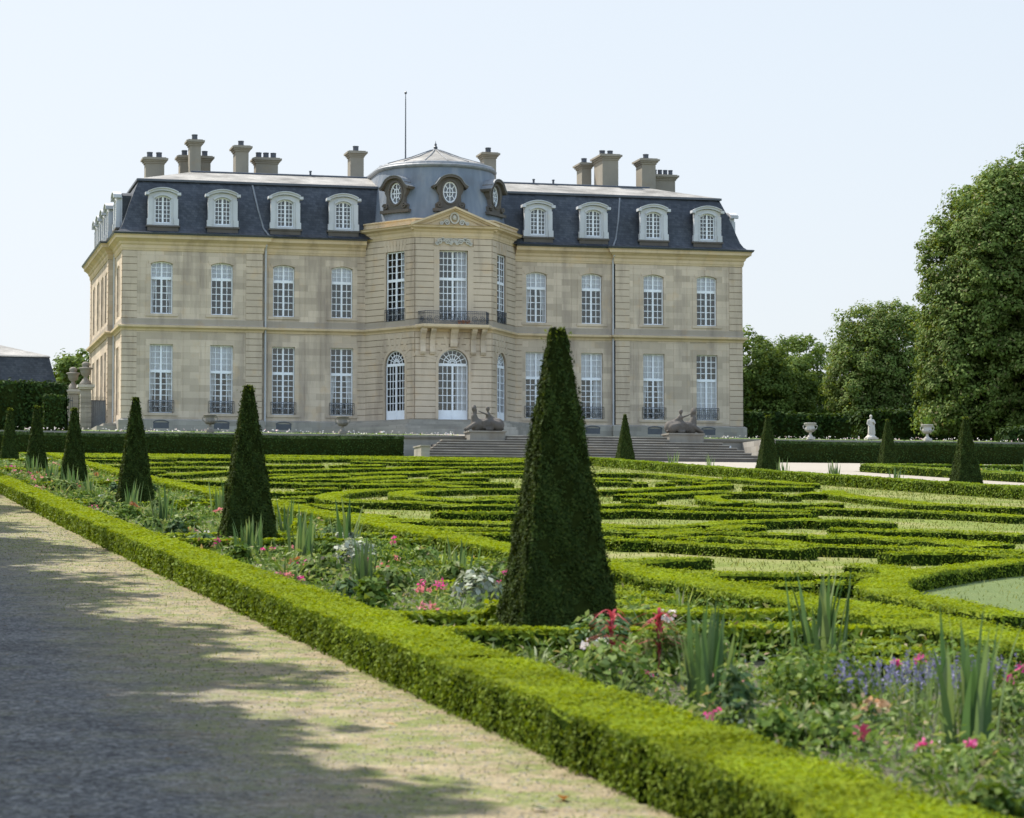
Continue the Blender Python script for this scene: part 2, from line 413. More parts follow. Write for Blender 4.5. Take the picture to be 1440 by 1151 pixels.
def window(par, F, cx, w, z0, z1, rise=0., trans=None, rl=6, ru=3, cols=2, name='window', out=-.24, curtains=(), rail=False, panel=0., fan=False, sill=False):
    g = MB(); h = w/2; fr = .075; o0, o1 = out-.04, out+.03
    top = z1-rise
    # outer frame
    fbox(g, F, cx-h, cx-h+fr, z0, top+.01, o0, o1); fbox(g, F, cx+h-fr, cx+h, z0, top+.01, o0, o1)
    fbox(g, F, cx-h+fr, cx+h-fr, z0, z0+fr, o0, o1)
    if rise > 0:
        arc = opening(cx, w-fr, z0, z1-fr/2, rise-.001, 14)[2:]
        ribbon(g, F, arc, fr, o0, o1)
    else: fbox(g, F, cx-h+fr, cx+h-fr, z1-fr, z1, o0, o1)
    zl = z0+fr+panel
    zt = trans if trans else (z1-rise if fan else z1)
    if panel: fbox(g, F, cx-h+fr, cx+h-fr, z0+fr, zl, o0+.01, o1-.012)
    if trans or fan: fbox(g, F, cx-h+fr, cx+h-fr, zt-.09, zt+.09, o0, o1+.012)
    # meeting stiles
    zs = zt-.09 if (trans or fan) else arch_top(cx, w, z1, rise, cx)-fr
    fbox(g, F, cx-.06, cx+.06, z0+fr, zs, o0, o1+.02)
    if trans and not fan: fbox(g, F, cx-.06, cx+.06, zt+.09, arch_top(cx, w, z1, rise, cx)-fr, o0, o1+.006)
    lw = h-fr-.06
    for sgn in (-1, 1):
        a = cx+(.06 if sgn > 0 else -.06-lw)
        for k in range(1, cols):
            u = a+lw*k/cols
            fbox(g, F, u-MUNT/2, u+MUNT/2, zl, zs if (trans or fan) else arch_top(cx, w, z1, rise, u)-fr, o0+.008, o1-.02)
            if trans and not fan: fbox(g, F, u-MUNT/2, u+MUNT/2, zt+.09, arch_top(cx, w, z1, rise, u)-fr, o0+.008, o1-.02)
        for k in range(1, rl):
            zz = zl+(zs-zl)*k/rl
            fbox(g, F, a, a+lw, zz-MUNT/2, zz+MUNT/2, o0+.012, o1-.024)
        if trans and not fan:
            for k in range(1, ru):
                zz = zt+.09+(z1-fr-zt-.09)*k/ru
                if rise > .3 and k > 1: continue
                fbox(g, F, a, a+lw, zz-MUNT/2, zz+MUNT/2, o0+.012, o1-.024)
    if fan:
        c0 = (cx, zt+.09); rr = rise-.12
        for f in (.33, .66):
            ribbon(g, F, [(cx+rr*f*math.cos(math.pi*i/16), zt+.09+rr*f*math.sin(math.pi*i/16)) for i in range(17)], MUNT, o0+.01, o1-.02)
        for k in range(1, 8):
            a = math.pi*k/8; ribbon(g, F, [(cx+.12*math.cos(a), zt+.09+.12*math.sin(a)), (cx+rr*math.cos(a), zt+.09+rr*math.sin(a))], MUNT, o0+.014, o1-.024)
    wo = g.build(name, 'white_paint', par)
    gp = MB(); gp.add([F.p(u, z, out-.015) for u, z in opening(cx, w-.03, z0+.02, z1-.015, rise)], [tuple(range(len(opening(cx, w, z0, z1, rise))))])
    gp.build('pane', 'window_glass', wo)
    for kind in curtains:
        c = MB(); n = 22
        if kind == 'upper': ua, ub, za, zb = cx-h+.04, cx+h-.04, zt, z1-rise*.4-.02
        elif kind == 'lower': ua, ub, za, zb = cx-h+.04, cx+h-.04, z0+.05, zt
        elif kind == 'full': ua, ub, za, zb = cx-h+.04, cx+h-.04, z0+.05, z1-rise*.4-.02
        if kind in ('upper', 'lower', 'full'):
            vs = []; 
            for i in range(n+1):
                u = ua+(ub-ua)*i/n; o = out-.075-.012*math.sin(i*1.9)
                vs += [F.p(u, za, o), F.p(u, zb, o)]
            c.add(vs, [(2*i, 2*i+2, 2*i+3, 2*i+1) for i in range(n)])
            c.build('blind', 'curtain_cloth', wo)
        elif kind == 'drape':
            for sgn in (-1, 1):
                vs = []; 
                for j in range(9):
                    t = j/8; zz = z0+.1+(zt-z0-.1)*t
                    wd = lw*(.26+.55*abs(t-.30)**.8) if t > .3 else lw*(.26+.25*(.3-t))
                    for i in range(9):
                        u = cx+sgn*(h-.04-wd*i/8); vs.append(F.p(u, zz, out-.2-.025*math.sin(i*2.4)))
                c2 = MB(); c2.add(vs, [(j*9+i, j*9+i+1, j*9+9+i+1, j*9+9+i) for j in range(8) for i in range(8)])
                c2.build('curtain', 'curtain_cloth', wo, smooth=True)
        elif kind == 'side':
            vs = []
            sg = 1
            for i in range(9):
                u = cx+h-.05-lw*.8*i/8; o = out-.2-.03*math.sin(i*2.4); vs += [F.p(u, z0+.1, o), F.p(u, z1-rise-.1, o)]
            c.add(vs, [(2*i, 2*i+2, 2*i+3, 2*i+1) for i in range(8)]); c.build('curtain', 'curtain_cloth', wo, smooth=True)
    if rail:
        r = MB(); u0, u1 = cx-h-.08, cx+h+.08; zz = z0+.05
        railing(r, F, u0, u1, zz, zz+.78, .06, True)
        r.build('window_rail', 'iron', wo)
    return wo
def railing(r, F, u0, u1, za, zb, o, scroll=False):
    fbox(r, F, u0, u1, zb-.04, zb, o-.02, o+.02); fbox(r, F, u0, u1, za, za+.03, o-.015, o+.015); fbox(r, F, u0, u1, zb-.17, zb-.145, o-.012, o+.012)
    n = max(2, int((u1-u0)/.13))
    for i in range(n+1):
        u = u0+(u1-u0)*i/n; fbox(r, F, u-.011, u+.011, za+.03, zb-.04, o-.010, o+.010)
    if scroll:
        m = max(1, int((u1-u0)/.5))
        for i in range(m):
            c = u0+(u1-u0)*(i+.5)/m; zc = (za+zb-.17)/2
            ribbon(r, F, [(c+.17*math.cos(2*math.pi*k/12), zc+.17*math.sin(2*math.pi*k/12)) for k in range(12)], .03, o-.017, o+.017, True)
            ribbon(r, F, [(c+.08*math.cos(2*math.pi*k/10), zc+.08*math.sin(2*math.pi*k/10)) for k in range(10)], .03, o-.019, o+.019, True)
def courses(g, F, u0, u1, z0, z1, holes, rh=.42, gap=.042, proud=.045, o=0., back=True):
    """rusticated courses: proud bands with open joints, cut back at the openings"""
    n = round((z1-z0)/rh); rh = (z1-z0)/n
    if back:
        g.cur = 1; fbox(g, F, u0+.006, u1-.006, z0, z1, o-.02, o+.006); g.cur = 0
    for k in range(n):
        a, b = z0+k*rh+gap/2, z0+(k+1)*rh-gap/2; iv = [(u0, u1)]
        for h in holes:
            cuts = [(a+b)/2, a+.02, b-.02]; lo = hi = None
            for zc in cuts:
                xs = []
                for i in range(len(h)):
                    (x1, y1), (x2, y2) = h[i-1], h[i]
                    if (y1 > zc) != (y2 > zc): xs.append((x2-x1)*(zc-y1)/(y2-y1)+x1)
                if xs:
                    lo = min(xs) if lo is None else min(lo, min(xs)); hi = max(xs) if hi is None else max(hi, max(xs))
            if lo is None: continue
            nv = []
            for (p, q) in iv:
                if hi <= p or lo >= q: nv.append((p, q)); continue
                if lo > p: nv.append((p, lo))
                if hi < q: nv.append((hi, q))
            iv = nv
        for p, q in iv:
            if q-p > .04: fbox(g, F, p, q, a, b, o-.01, o+proud)

# ------------------------------------------------------------------ the chateau
CX0, CV0, CZ0 = 36.95, 170.0, 10.2
ch = empty('chateau', (CX0, CV0, CZ0))
tag(ch, 'large pale stone country house with dark slate mansard roof, dormers and rounded central bay', 'mansion')
XL, XR, DEP = -21.05, 21.0, 20.0
ST0, ST1 = 6.42, 7.12          # string course
CO0, CO1 = 11.62, 12.6         # cornice
faces = {
 'west_pav': FR((XL, 0), (-11.98, 0)), 'west_mid': FR((-11.98, .3), (-5.09, .3)),
 'east_mid': FR((5.09, .3), (11.98, .3)), 'east_pav': FR((11.98, 0), (XR, 0)),
}
baysL = {'west_pav': (-18.53, -14.62), 'west_mid': (-10.52, -6.65), 'east_mid': (6.57, 10.42), 'east_pav': (14.68, 18.45)}
G0, G1, F0, F1 = 1.10, 5.55, 7.53, 10.93
cur0 = {-18.53: ('upper', 'drape'), -14.62: ('upper', 'drape'), -10.52: (), -6.65: ('drape',), 6.57: ('upper',), 10.42: ('upper', 'side'), 14.68: ('upper', 'drape'), 18.45: ('lower',)}
wall = MB(); intr = MB(); vent = MB()
ALLH = {}
for nm, F in faces.items():
    trim = MB(); holes = []
    ox = F.o.x
    for x in baysL[nm]:
        u = x-ox
        holes += [opening(u, 1.5, G0, G1), opening(u, 1.42, F0, F1, .16), opening(u, .95, .12, .50, .16)]
    plate(wall, F, [(0, -.4), (F.len, -.4), (F.len, 12.6), (0, 12.6)], holes, 0, .3)
    for x in baysL[nm]:
        u = x-ox
        # window surrounds: proud plain bands beside and above, panels between
        for (w, za, zb, ri) in ((1.5, G0, G1, 0), (1.42, F0, F1, .16)):
            hh = w/2
            fbox(trim, F, u-hh-.30, u-hh-.001, za, zb-ri, -.01, .028); fbox(trim, F, u+hh+.001, u+hh+.30, za, zb-ri, -.01, .028)
            if ri:
                arc = opening(u, w+.30, za, zb+.15, ri+.02, 12)[2:]; ribbon(trim, F, arc, .296, -.01, .03)
                fbox(trim, F, u-.14, u+.14, zb+.02, zb+.36, -.01, .06)
            else: fbox(trim, F, u-hh-.30, u+hh+.30, zb+.001, zb+.30, -.01, .03)
            fbox(trim, F, u-hh-.34, u+hh+.34, za-.16, za-.002, -.02, .07)
        fbox(trim, F, u-1.42, u-1.40+.0, 1.0, 6.3, -.01, .018); fbox(trim, F, u+1.40, u+1.42, 1.0, 6.3, -.01, .018)
        fbox(trim, F, u-1.42, u-1.40, 7.3, 11.5, -.01, .018); fbox(trim, F, u+1.40, u+1.42, 7.3, 11.5, -.01, .018)
        fbox(vent, F, u-.47, u+.47, .1, .5, -.32, -.28)
        for k in range(6): fbox(vent, F, u-.42+k*.16, u-.39+k*.16, .12, .5, -.2, -.17)
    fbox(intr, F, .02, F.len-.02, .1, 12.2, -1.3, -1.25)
    trim.build('window_surrounds', 'ashlar', ch)
# quoins
W, M = faces['west_pav'], faces['east_pav']
for F, u0, u1 in ((W, 0, .93), (W, W.len-1.07, W.len), (M, 0, 1.0), (M, M.len-.95, M.len), (faces['west_mid'], faces['west_mid'].len-.55, faces['west_mid'].len), (faces['east_mid'], 0, .5)):
    rus = MB(); courses(rus, F, u0+.0, u1, .72, ST0, []); courses(rus, F, u0, u1, ST1+.12, CO0-.02, []); rus.build('quoin_courses', ['rustic', 'joint_stone'], ch)
# side walls
sideF = [FR((XL, 5.5), (XL, 0)), FR((XL-.4, DEP), (XL-.4, 5.5)), FR((XL-.4, 5.5), (XL, 5.5)), FR((XR, 0), (XR, DEP)), FR((XR, DEP), (XL-.4, DEP))]
side_b = [(2.4,), (3.0, 6.4, 9.7, 12.6), (), (3, 7.5, 12, 16.5), ()]
for F, bs in zip(sideF, side_b):
    hs = []
    for u in bs: hs += [opening(u, 1.35, G0, G1), opening(u, 1.3, F0, F1, .14)]
    plate(wall, F, [(0, -.4), (F.len, -.4), (F.len, 12.6), (0, 12.6)], hs, 0, .3)
    if F.len > 1:
        fbox(intr, F, .1, F.len-.1, .1, 12.2, -1.3, -1.25)
        if F.len < 16 and F.len > 1:
            ends = ((F.len-.7, F.len), (0, .5)) if F.len < 6 else ((0, .9), (F.len-.9, F.len))
            for a, b in ends: rus = MB(); courses(rus, F, a, b, .72, ST0, []); courses(rus, F, a, b, ST1+.12, CO0-.02, []); rus.build('quoin_courses', ['rustic', 'joint_stone'], ch)
        trim = MB()
        for u in bs:
            for (w, za, zb) in ((1.35, G0, G1), (1.3, F0, F1-.14)):
                fbox(trim, F, u-w/2-.28, u-w/2, za, zb, -.01, .03); fbox(trim, F, u+w/2, u+w/2+.28, za, zb, -.01, .03)
        trim.build('window_surrounds', 'ashlar', ch)
wall.build('wall', 'ashlar', ch)
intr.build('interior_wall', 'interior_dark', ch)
vent.build('cellar_grille', 'iron', ch)
for nm, F in faces.items():
    for x in baysL[nm]:
        u = x-F.o.x
        window(ch, F, u, 1.5, G0, G1, 0, 3.82, 7, 4, 2, 'window', curtains=cur0[x], rail=True)
        window(ch, F, u, 1.42, F0, F1, .16, 9.86, 5, 3, 2, 'window', curtains=('upper', 'drape') if x in (-18.53, 6.57) else ('upper',))
for F, bs in zip(sideF[:4], side_b[:4]):
    for u in bs:
        window(ch, F, u, 1.35, G0, G1, 0, 3.82, 7, 4, 2); window(ch, F, u, 1.3, F0, F1, .14, 9.86, 5, 3, 2)

# string course, plinth, cornice and gutter follow the outline of the house
outl_w = [(XL-.4, DEP), (XL-.4, 5.5), (XL, 5.5), (XL, 0), (-11.98, 0), (-11.98, .3), (-5.09, .3)]
outl_e = [(5.09, .3), (11.98, .3), (11.98, 0), (XR, 0), (XR, DEP)]
pavl = [(-5.09, .3), (-2.56, -3.6), (2.56, -3.6), (5.09, .3)]
SP = [(-.05, ST0), (.06, ST0), (.09, ST0+.10), (.16, ST0+.16), (.28, ST0+.22), (.30, ST0+.34), (.12, ST0+.38), (-.05, ST0+.385)]
SB = [(-.05, ST0+.386), (.09, ST0+.388), (.06, ST0+.46), (.06, ST1+.08), (-.05, ST1+.09)]
CP = [(-.05, CO0-.02), (.05, CO0), (.06, CO0+.08), (.10, CO0+.16), (.10, CO0+.34), (.18, CO0+.42), (.22, CO0+.55), (.42, CO0+.70), (.50, CO0+.74), (.52, CO0+.90), (.60, CO1), (-.05, CO1)]
GP = [(.30, CO1+.002), (.62, CO1+.003), (.68, CO1+.12), (.60, CO1+.16), (.32, CO1+.16)]
PP = [(-.05, -.4), (.22, -.4), (.22, .62), (.10, .70), (-.05, .72)]
for o in (outl_w, outl_e):
    for nm, pf, mt in (('string_course', SP, 'moulding'), ('stained_band', SB, 'stained_stone'), ('cornice', CP, 'moulding'), ('gutter', GP, 'gutter_metal'), ('plinth', PP, 'grey_stone')):
        g = MB(); g.sweep(o, pf); g.build(nm, mt, ch)
for x in sum(baysL.values(), ()):
    y = 0 if abs(x) > 12 else .3
    g = MB(); F = FR((x-.5, y), (x+.5, y)); fbox(g, F, 0, 1, .10, .48, .15, .224)
    ribbon(g, F, [(.5+.5*math.cos(math.pi*i/10), .46+.16*math.sin(math.pi*i/10)) for i in range(11)], .06, .18, .26)
    g.build('cellar_opening', 'gutter_metal', ch)
for x, y in ((-11.75, .12), (12.12-.25, .12), (XL-.06, 5.3)):
    g = MB(); g.tube([(x, y, .4), (x, y, CO0+.2), (x, y-.35, CO0+.55)], .065, 8); g.build('downpipe', 'white_stone', ch)

# ---------------- central pavilion
PF = [FR(pavl[i], pavl[i+1]) for i in range(3)]
UL = 2.85
PZ = 12.56                     # cornice underside of the pavilion
hl = [opening(UL, 1.85, .72, 5.25, .92), opening(UL, 1.75, 7.13, 11.72)]
hr = [opening(PF[2].len-UL, 1.85, .72, 5.25, .92), opening(PF[2].len-UL, 1.75, 7.13, 11.72)]
hc = [opening(PF[1].len/2, 2.0, .72, 5.3, 1.0), opening(PF[1].len/2, 1.9, 6.95, 11.75)]
pw = MB(); pr = MB(); pt = MB(); pin = MB()
for F, hs in zip(PF, (hl, hc, hr)):
    plate(pw, F, [(0, -.4), (F.len, -.4), (F.len, 13.3), (0, 13.3)], hs, 0, .4 if F is PF[1] else .22)
    ex = []
    if F is PF[1]: ex = [[(F.len/2-1.32, 6.9), (F.len/2+1.32, 6.9), (F.len/2+1.32, 12.9), (F.len/2-1.32, 12.9)]]
    courses(pr, F, .02, F.len-.02, .74, ST0, hs, .40, .045, .05, back=False); courses(pr, F, .02, F.len-.02, ST1+.12, PZ-.02, hs+ex, .40, .045, .05, back=False)
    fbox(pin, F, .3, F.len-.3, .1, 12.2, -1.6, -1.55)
    for h in hs:
        cx = (h[0][0]+h[1][0])/2; w = h[1][0]-h[0][0]
        if len(h) > 4:
            ribbon(pt, F, [(cx-w/2-.09, .75)]+opening(cx, w+.18, .75, h[7][1]+.09, w/2+.09, 16)[2:][::-1]+[(cx+w/2+.09, .75)], .176, -.02, .075)
            r0 = w/2+.2; zc = h[7][1]-w/2
            for k in range(9):
                a = math.pi*(k+1)/10; ln = 1.15 if k in (3, 4, 5) else .85
                z_e = min(ST0-.05, zc+(r0+ln)*math.sin(a)); q = (z_e-zc)/math.sin(a)
                if q > r0+.1: ribbon(pt, F, [(cx+r0*math.cos(a), zc+r0*math.sin(a)), (cx+q*math.cos(a), z_e)], .19, -.01, .066)
        elif F is not PF[1]:
            for k in range(7):
                a = R(90+(k-3)*9); ribbon(pt, F, [(cx+(k-3)*.26, 11.75), (cx+(k-3)*.33, 12.45)], .2, -.01, .07+.01*(k == 3))
            fbox(pt, F, cx-w/2-.14, cx-w/2-.002, 7.13, 11.72, -.01, .056); fbox(pt, F, cx+w/2+.002, cx+w/2+.14, 7.13, 11.72, -.01, .056)
F = PF[1]; c = F.len/2
fbox(pt, F, c-1.32, c-.952, 7.0, 11.75, -.01, .07); fbox(pt, F, c+.952, c+1.32, 7.0, 11.75, -.01, .07); fbox(pt, F, c-1.32, c+1.32, 11.752, 12.0, -.01, .075)
fbox(pt, F, c-1.28, c+1.28, 12.01, 12.54, -.01, .045)
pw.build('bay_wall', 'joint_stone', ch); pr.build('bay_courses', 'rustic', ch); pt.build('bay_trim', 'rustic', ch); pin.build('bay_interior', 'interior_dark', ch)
# carved relief over the balcony window: scrolls and leaves
g = MB()
def curl(g, F, u, z, r, s, turns=1.6, th=.05, o=.05):
    n = 18; pts = []
    for i in range(n+1):
        t = i/n; a = t*turns*2*math.pi; rr = r*(1-t*.85); pts.append((u+s*rr*math.cos(a), z+rr*math.sin(a)))
    ribbon(g, F, pts, th*1.5, .03, o+.12)
for s in (-1, 1):
    curl(g, F, c+s*.45, 12.30, .2, s); curl(g, F, c+s*.92, 12.3, .2, -s); curl(g, F, c+s*.72, 12.45, .09, s); curl(g, F, c+s*1.12, 12.15, .11, s); curl(g, F, c+s*.2, 12.2, .13, -s)
    ribbon(g, F, [(c+s*.1, 12.5), (c+s*.5, 12.48), (c+s*.7, 12.36), (c+s*1.1, 12.4)], .05, .03, .1)
for k in range(5):
    a = math.pi*(k+.5)/5; ribbon(g, F, [(c+.06*math.cos(a), 12.2+.06*math.sin(a)), (c+.3*math.cos(a), 12.22+.28*math.sin(a))], .08, .03, .11)
g.build('carved_relief', 'pale_stone', ch)
g = MB(); g.sweep(pavl, SP); g.build('bay_string_course', 'moulding', ch)
g = MB(); g.sweep(pavl, SB); g.build('bay_stained_band', 'stained_stone', ch)
PCP = [(o, z-CO0+PZ-.0) if z-CO0 < .5 else (o, PZ+.5+(z-CO0-.5)*.55) for o, z in CP]
g = MB(); g.sweep(pavl, PCP)
PT = PCP[-2][1]
g.build('bay_cornice', 'moulding', ch)
g = MB(); g.sweep(pavl, [(-.1, PT-.01), (.22, PT), (.22, PT+.10), (.16, PT+.14), (.16, PT+.34), (.24, PT+.38), (.24, PT+.46), (-.1, PT+.50), (-.6, PT+.52)])
g.build('parapet', 'moulding', ch)
# triangular pediment on the flat centre
g = MB(); hw = 2.95; za = PT+.004; zp = 14.50
def raked(g, o0, o1, t0, t1, cut):
    for s in (-1, 1):
        A = (c+s*hw, za); B = (c, zp); d = Vector((B[0]-A[0], B[1]-A[1])).normalized(); nn = Vector((-d.y*s, d.x*s)); nn = nn if nn.y > 0 else -nn
        pts = [Vector(A)+nn*t0, Vector(B)+Vector((0, t0/abs(nn.y))), Vector(B)+Vector((0, t1/abs(nn.y))), Vector(A)+nn*t1]
        vs = [F.p(*p, o1) for p in pts]+[F.p(*p, o0) for p in pts]
        fs = [(0, 1, 2, 3), (4, 7, 6, 5), (0, 4, 5, 1), (1, 5, 6, 2), (2, 6, 7, 3), (3, 7, 4, 0)]
        g.add(vs, fs if s < 0 else [f[::-1] for f in fs])
raked(g, -.6, .30, -.34, -.16, 0); raked(g, -.6, .46, -.158, -.06, 0); raked(g, -.6, .62, -.058, .06, 0)
g.add([F.p(c-hw+.3, za, .2), F.p(c+hw-.3, za, .2), F.p(c, zp-.2, .2)], [(0, 1, 2)])
pd = g.build('pediment', 'moulding', ch)
g = MB()
ribbon(g, F, [(c+.27*math.cos(2*math.pi*k/18), za+.50+.34*math.sin(2*math.pi*k/18)) for k in range(18)], .1, .19, .34, True)
for s in (-1, 1): curl(g, F, c+s*.5, za+.2, .2, s, o=.24); curl(g, F, c+s*.85, za+.14, .12, -s, o=.22)
g.lathe([(0, -.0), (.12, .05), (.16, .18), (.12, .32), (.0, .4)], (F.p(c, za+.34, .26)), 10)
g.build('medallion', 'pale_stone', pd)
# doors and pavilion windows
for F, u, w, z1 in ((PF[0], UL, 1.85, 5.25), (PF[1], PF[1].len/2, 2.0, 5.3), (PF[2], PF[2].len-UL, 1.85, 5.25)):
    window(ch, F, u, w, .72, z1, w/2, None, 6, 0, 3, 'door', out=-.3 if F is PF[1] else -.12, panel=.55, fan=True, curtains=('side',) if F is PF[1] else ())
for F, u in ((PF[0], UL), (PF[2], PF[2].len-UL)):
    window(ch, F, u, 1.75, 7.13, 11.72, 0, 9.85, 6, 4, 2, 'window', out=-.12, rail=True, curtains=('side',) if F is PF[0] else ())
window(ch, PF[1], PF[1].len/2, 1.9, 6.98, 11.75, 0, 9.9, 6, 4, 3, 'balcony_door', out=-.3, panel=.2, curtains=('side',))
# balcony
F = PF[1]; g = MB(); b0, b1 = c-2.6, c+2.6
def slab(g, z0, z1, o): g.sweep([F.p(b0+.2, 0, -.1)[:2], F.p(b0+.2-.0, 0, .0)[:2], F.p(b0+.55, 0, .75)[:2], F.p(b1-.55, 0, .75)[:2], F.p(b1-.2, 0, 0)[:2], F.p(b1-.2, 0, -.1)[:2]], [(-.5, z0), (o-.1, z0), (o, z0+.08), (o, z1-.04), (o-.03, z1), (-.5, z1)])
slab(g, 6.6, 6.86, .2)
vs = [F.p(b0+.2, 6.858, .0), F.p(b0+.6, 6.858, .72), F.p(b1-.6, 6.858, .72), F.p(b1-.2, 6.858, .0)]; g.add(vs, [(0, 1, 2, 3)][::1]); 
bal = g.build('balcony', 'moulding', ch)
for u in (c-2.05, c-1.42, c, c+1.30, c+1.95):
    g = MB(); wd = .17
    prof = [(.0, 4.9), (.16, 4.95), (.24, 5.1), (.2, 5.3), (.16, 5.55), (.2, 5.9), (.38, 6.2), (.66, 6.45), (.72, 6.6), (.0, 6.6)]
    if u == c: prof = [(.0, 5.45), (.2, 5.45), (.26, 5.7), (.2, 5.95), (.3, 6.2), (.52, 6.45), (.6, 6.6), (0, 6.6)]; wd = .24
    n = len(prof); vs = [F.p(u-wd, z, o) for o, z in prof]+[F.p(u+wd, z, o) for o, z in prof]
    g.add(vs, [tuple(range(n)), tuple(range(n, 2*n))[::-1]]+[(i, n+i, n+(i+1) % n, (i+1) % n) for i in range(n)])
    g.build('corbel', 'ashlar', bal)
g = MB()
seq = [F.p(b0+.25, 0, .05), F.p(b0+.6, 0, .78), F.p(b1-.6, 0, .78), F.p(b1-.25, 0, .05)]
for i in range(3):
    FF = FR(seq[i][:2], seq[i+1][:2]); railing(g, FF, 0, FF.len, 6.87, 7.72, .0, True)
g.build('balcony_rail', 'iron', bal)
g = MB()
for k in range(3): g.lathe([(.07, 0), (.1, .17), (.09, .17)], F.p(c+.3+k*.27, 6.87, .5), 10)
for k in range(12): g.lathe([(.02, 0), (.07, .06), (.02, .12)], F.p(c+.22+k*.07, 7.03+.03*math.sin(k*2.1), .5+.05*math.sin(k*5)), 6)
g.build('flower_pots', 'terracotta', bal)
# entrance steps
for k in range(4):
    g = MB(); o = 2.3-.5*k; z = .17*(k+1)
    pts = [(-8.5+.5*k, .3), (-5.0-o*.9, -1.2), (-2.56-o*.5, -3.6-o), (2.56+o*.5, -3.6-o), (5.0+o*.9, -1.2), (8.5-.5*k, .3)]
    n = len(pts); g.add([(x, y, -.5) for x, y in pts]+[(x, y, z) for x, y in pts], [tuple(range(n, 2*n))]+[(i, (i+1) % n, n+(i+1) % n, n+i) for i in range(n)])
    g.build('entrance_step', 'grey_stone', ch)

for k, (a, b) in enumerate(((1.2, .18), (.75, .36))):
    g = MB(); g.box(XL-.3-a, XL-.25, 1.0+.2*k, 5.0, -.5, b+.1); g.build('side_step', 'grey_stone', ch)
# ---------------- roofs
def rect(x0, x1, y0, y1): return [(x0, y1), (x0, y0), (x1, y0), (x1, y1)]
rp = rect(XL-.15, XR+.05, 0, DEP)
g = MB()
g.sweep(rp, [(.46, CO1+.10), (.26, CO1+.18), (.05, CO1+.36), (-.14, CO1+.68), (-.32, CO1+1.2), (-.56, CO1+1.95), (-.86, CO1+2.75), (-1.2, CO1+3.6), (-1.3, CO1+3.78)], closed=True)
ms = g.build('mansard', 'slate', ch)
g = MB()
g.sweep(rp, [(-1.22, CO1+3.76), (-1.2, CO1+3.86), (-5.1, CO1+4.98)], closed=True)
x0, x1, y0, y1 = XL-.15+5.1, XR+.05-5.1, 5.1, DEP-5.1
g.add([(x0, y0, CO1+4.98), (x1, y0, CO1+4.98), (x1, y1, CO1+4.98), (x0, y1, CO1+4.98)], [(0, 1, 2, 3)])
ro = g.build('roof', 'roof_top', ch)
g = MB(); g.tube([(x0, y0, CO1+5.0), (x1, y0, CO1+5.0)], .09, 8); g.build('ridge', 'gutter_metal', ro)
g = MB(); g.sweep(rp, [(-1.28, CO1+3.70), (-1.12, CO1+3.72), (-1.12, CO1+3.86), (-1.3, CO1+3.90)], closed=True); g.build('roof_edge', 'gutter_metal', ro)
for x in (-11.6, 11.75):
    g = MB(); pts = [(.3, CO1+.16), (-.14, CO1+.68), (-.56, CO1+1.95), (-1.2, CO1+3.66)]
    g.tube([(x+.9*(t/3)*(1 if x < 0 else -1)*-1, -o-.02, z) for t, (o, z) in enumerate(pts)], .06, 6); g.build('hip_roll', 'lead', ms)

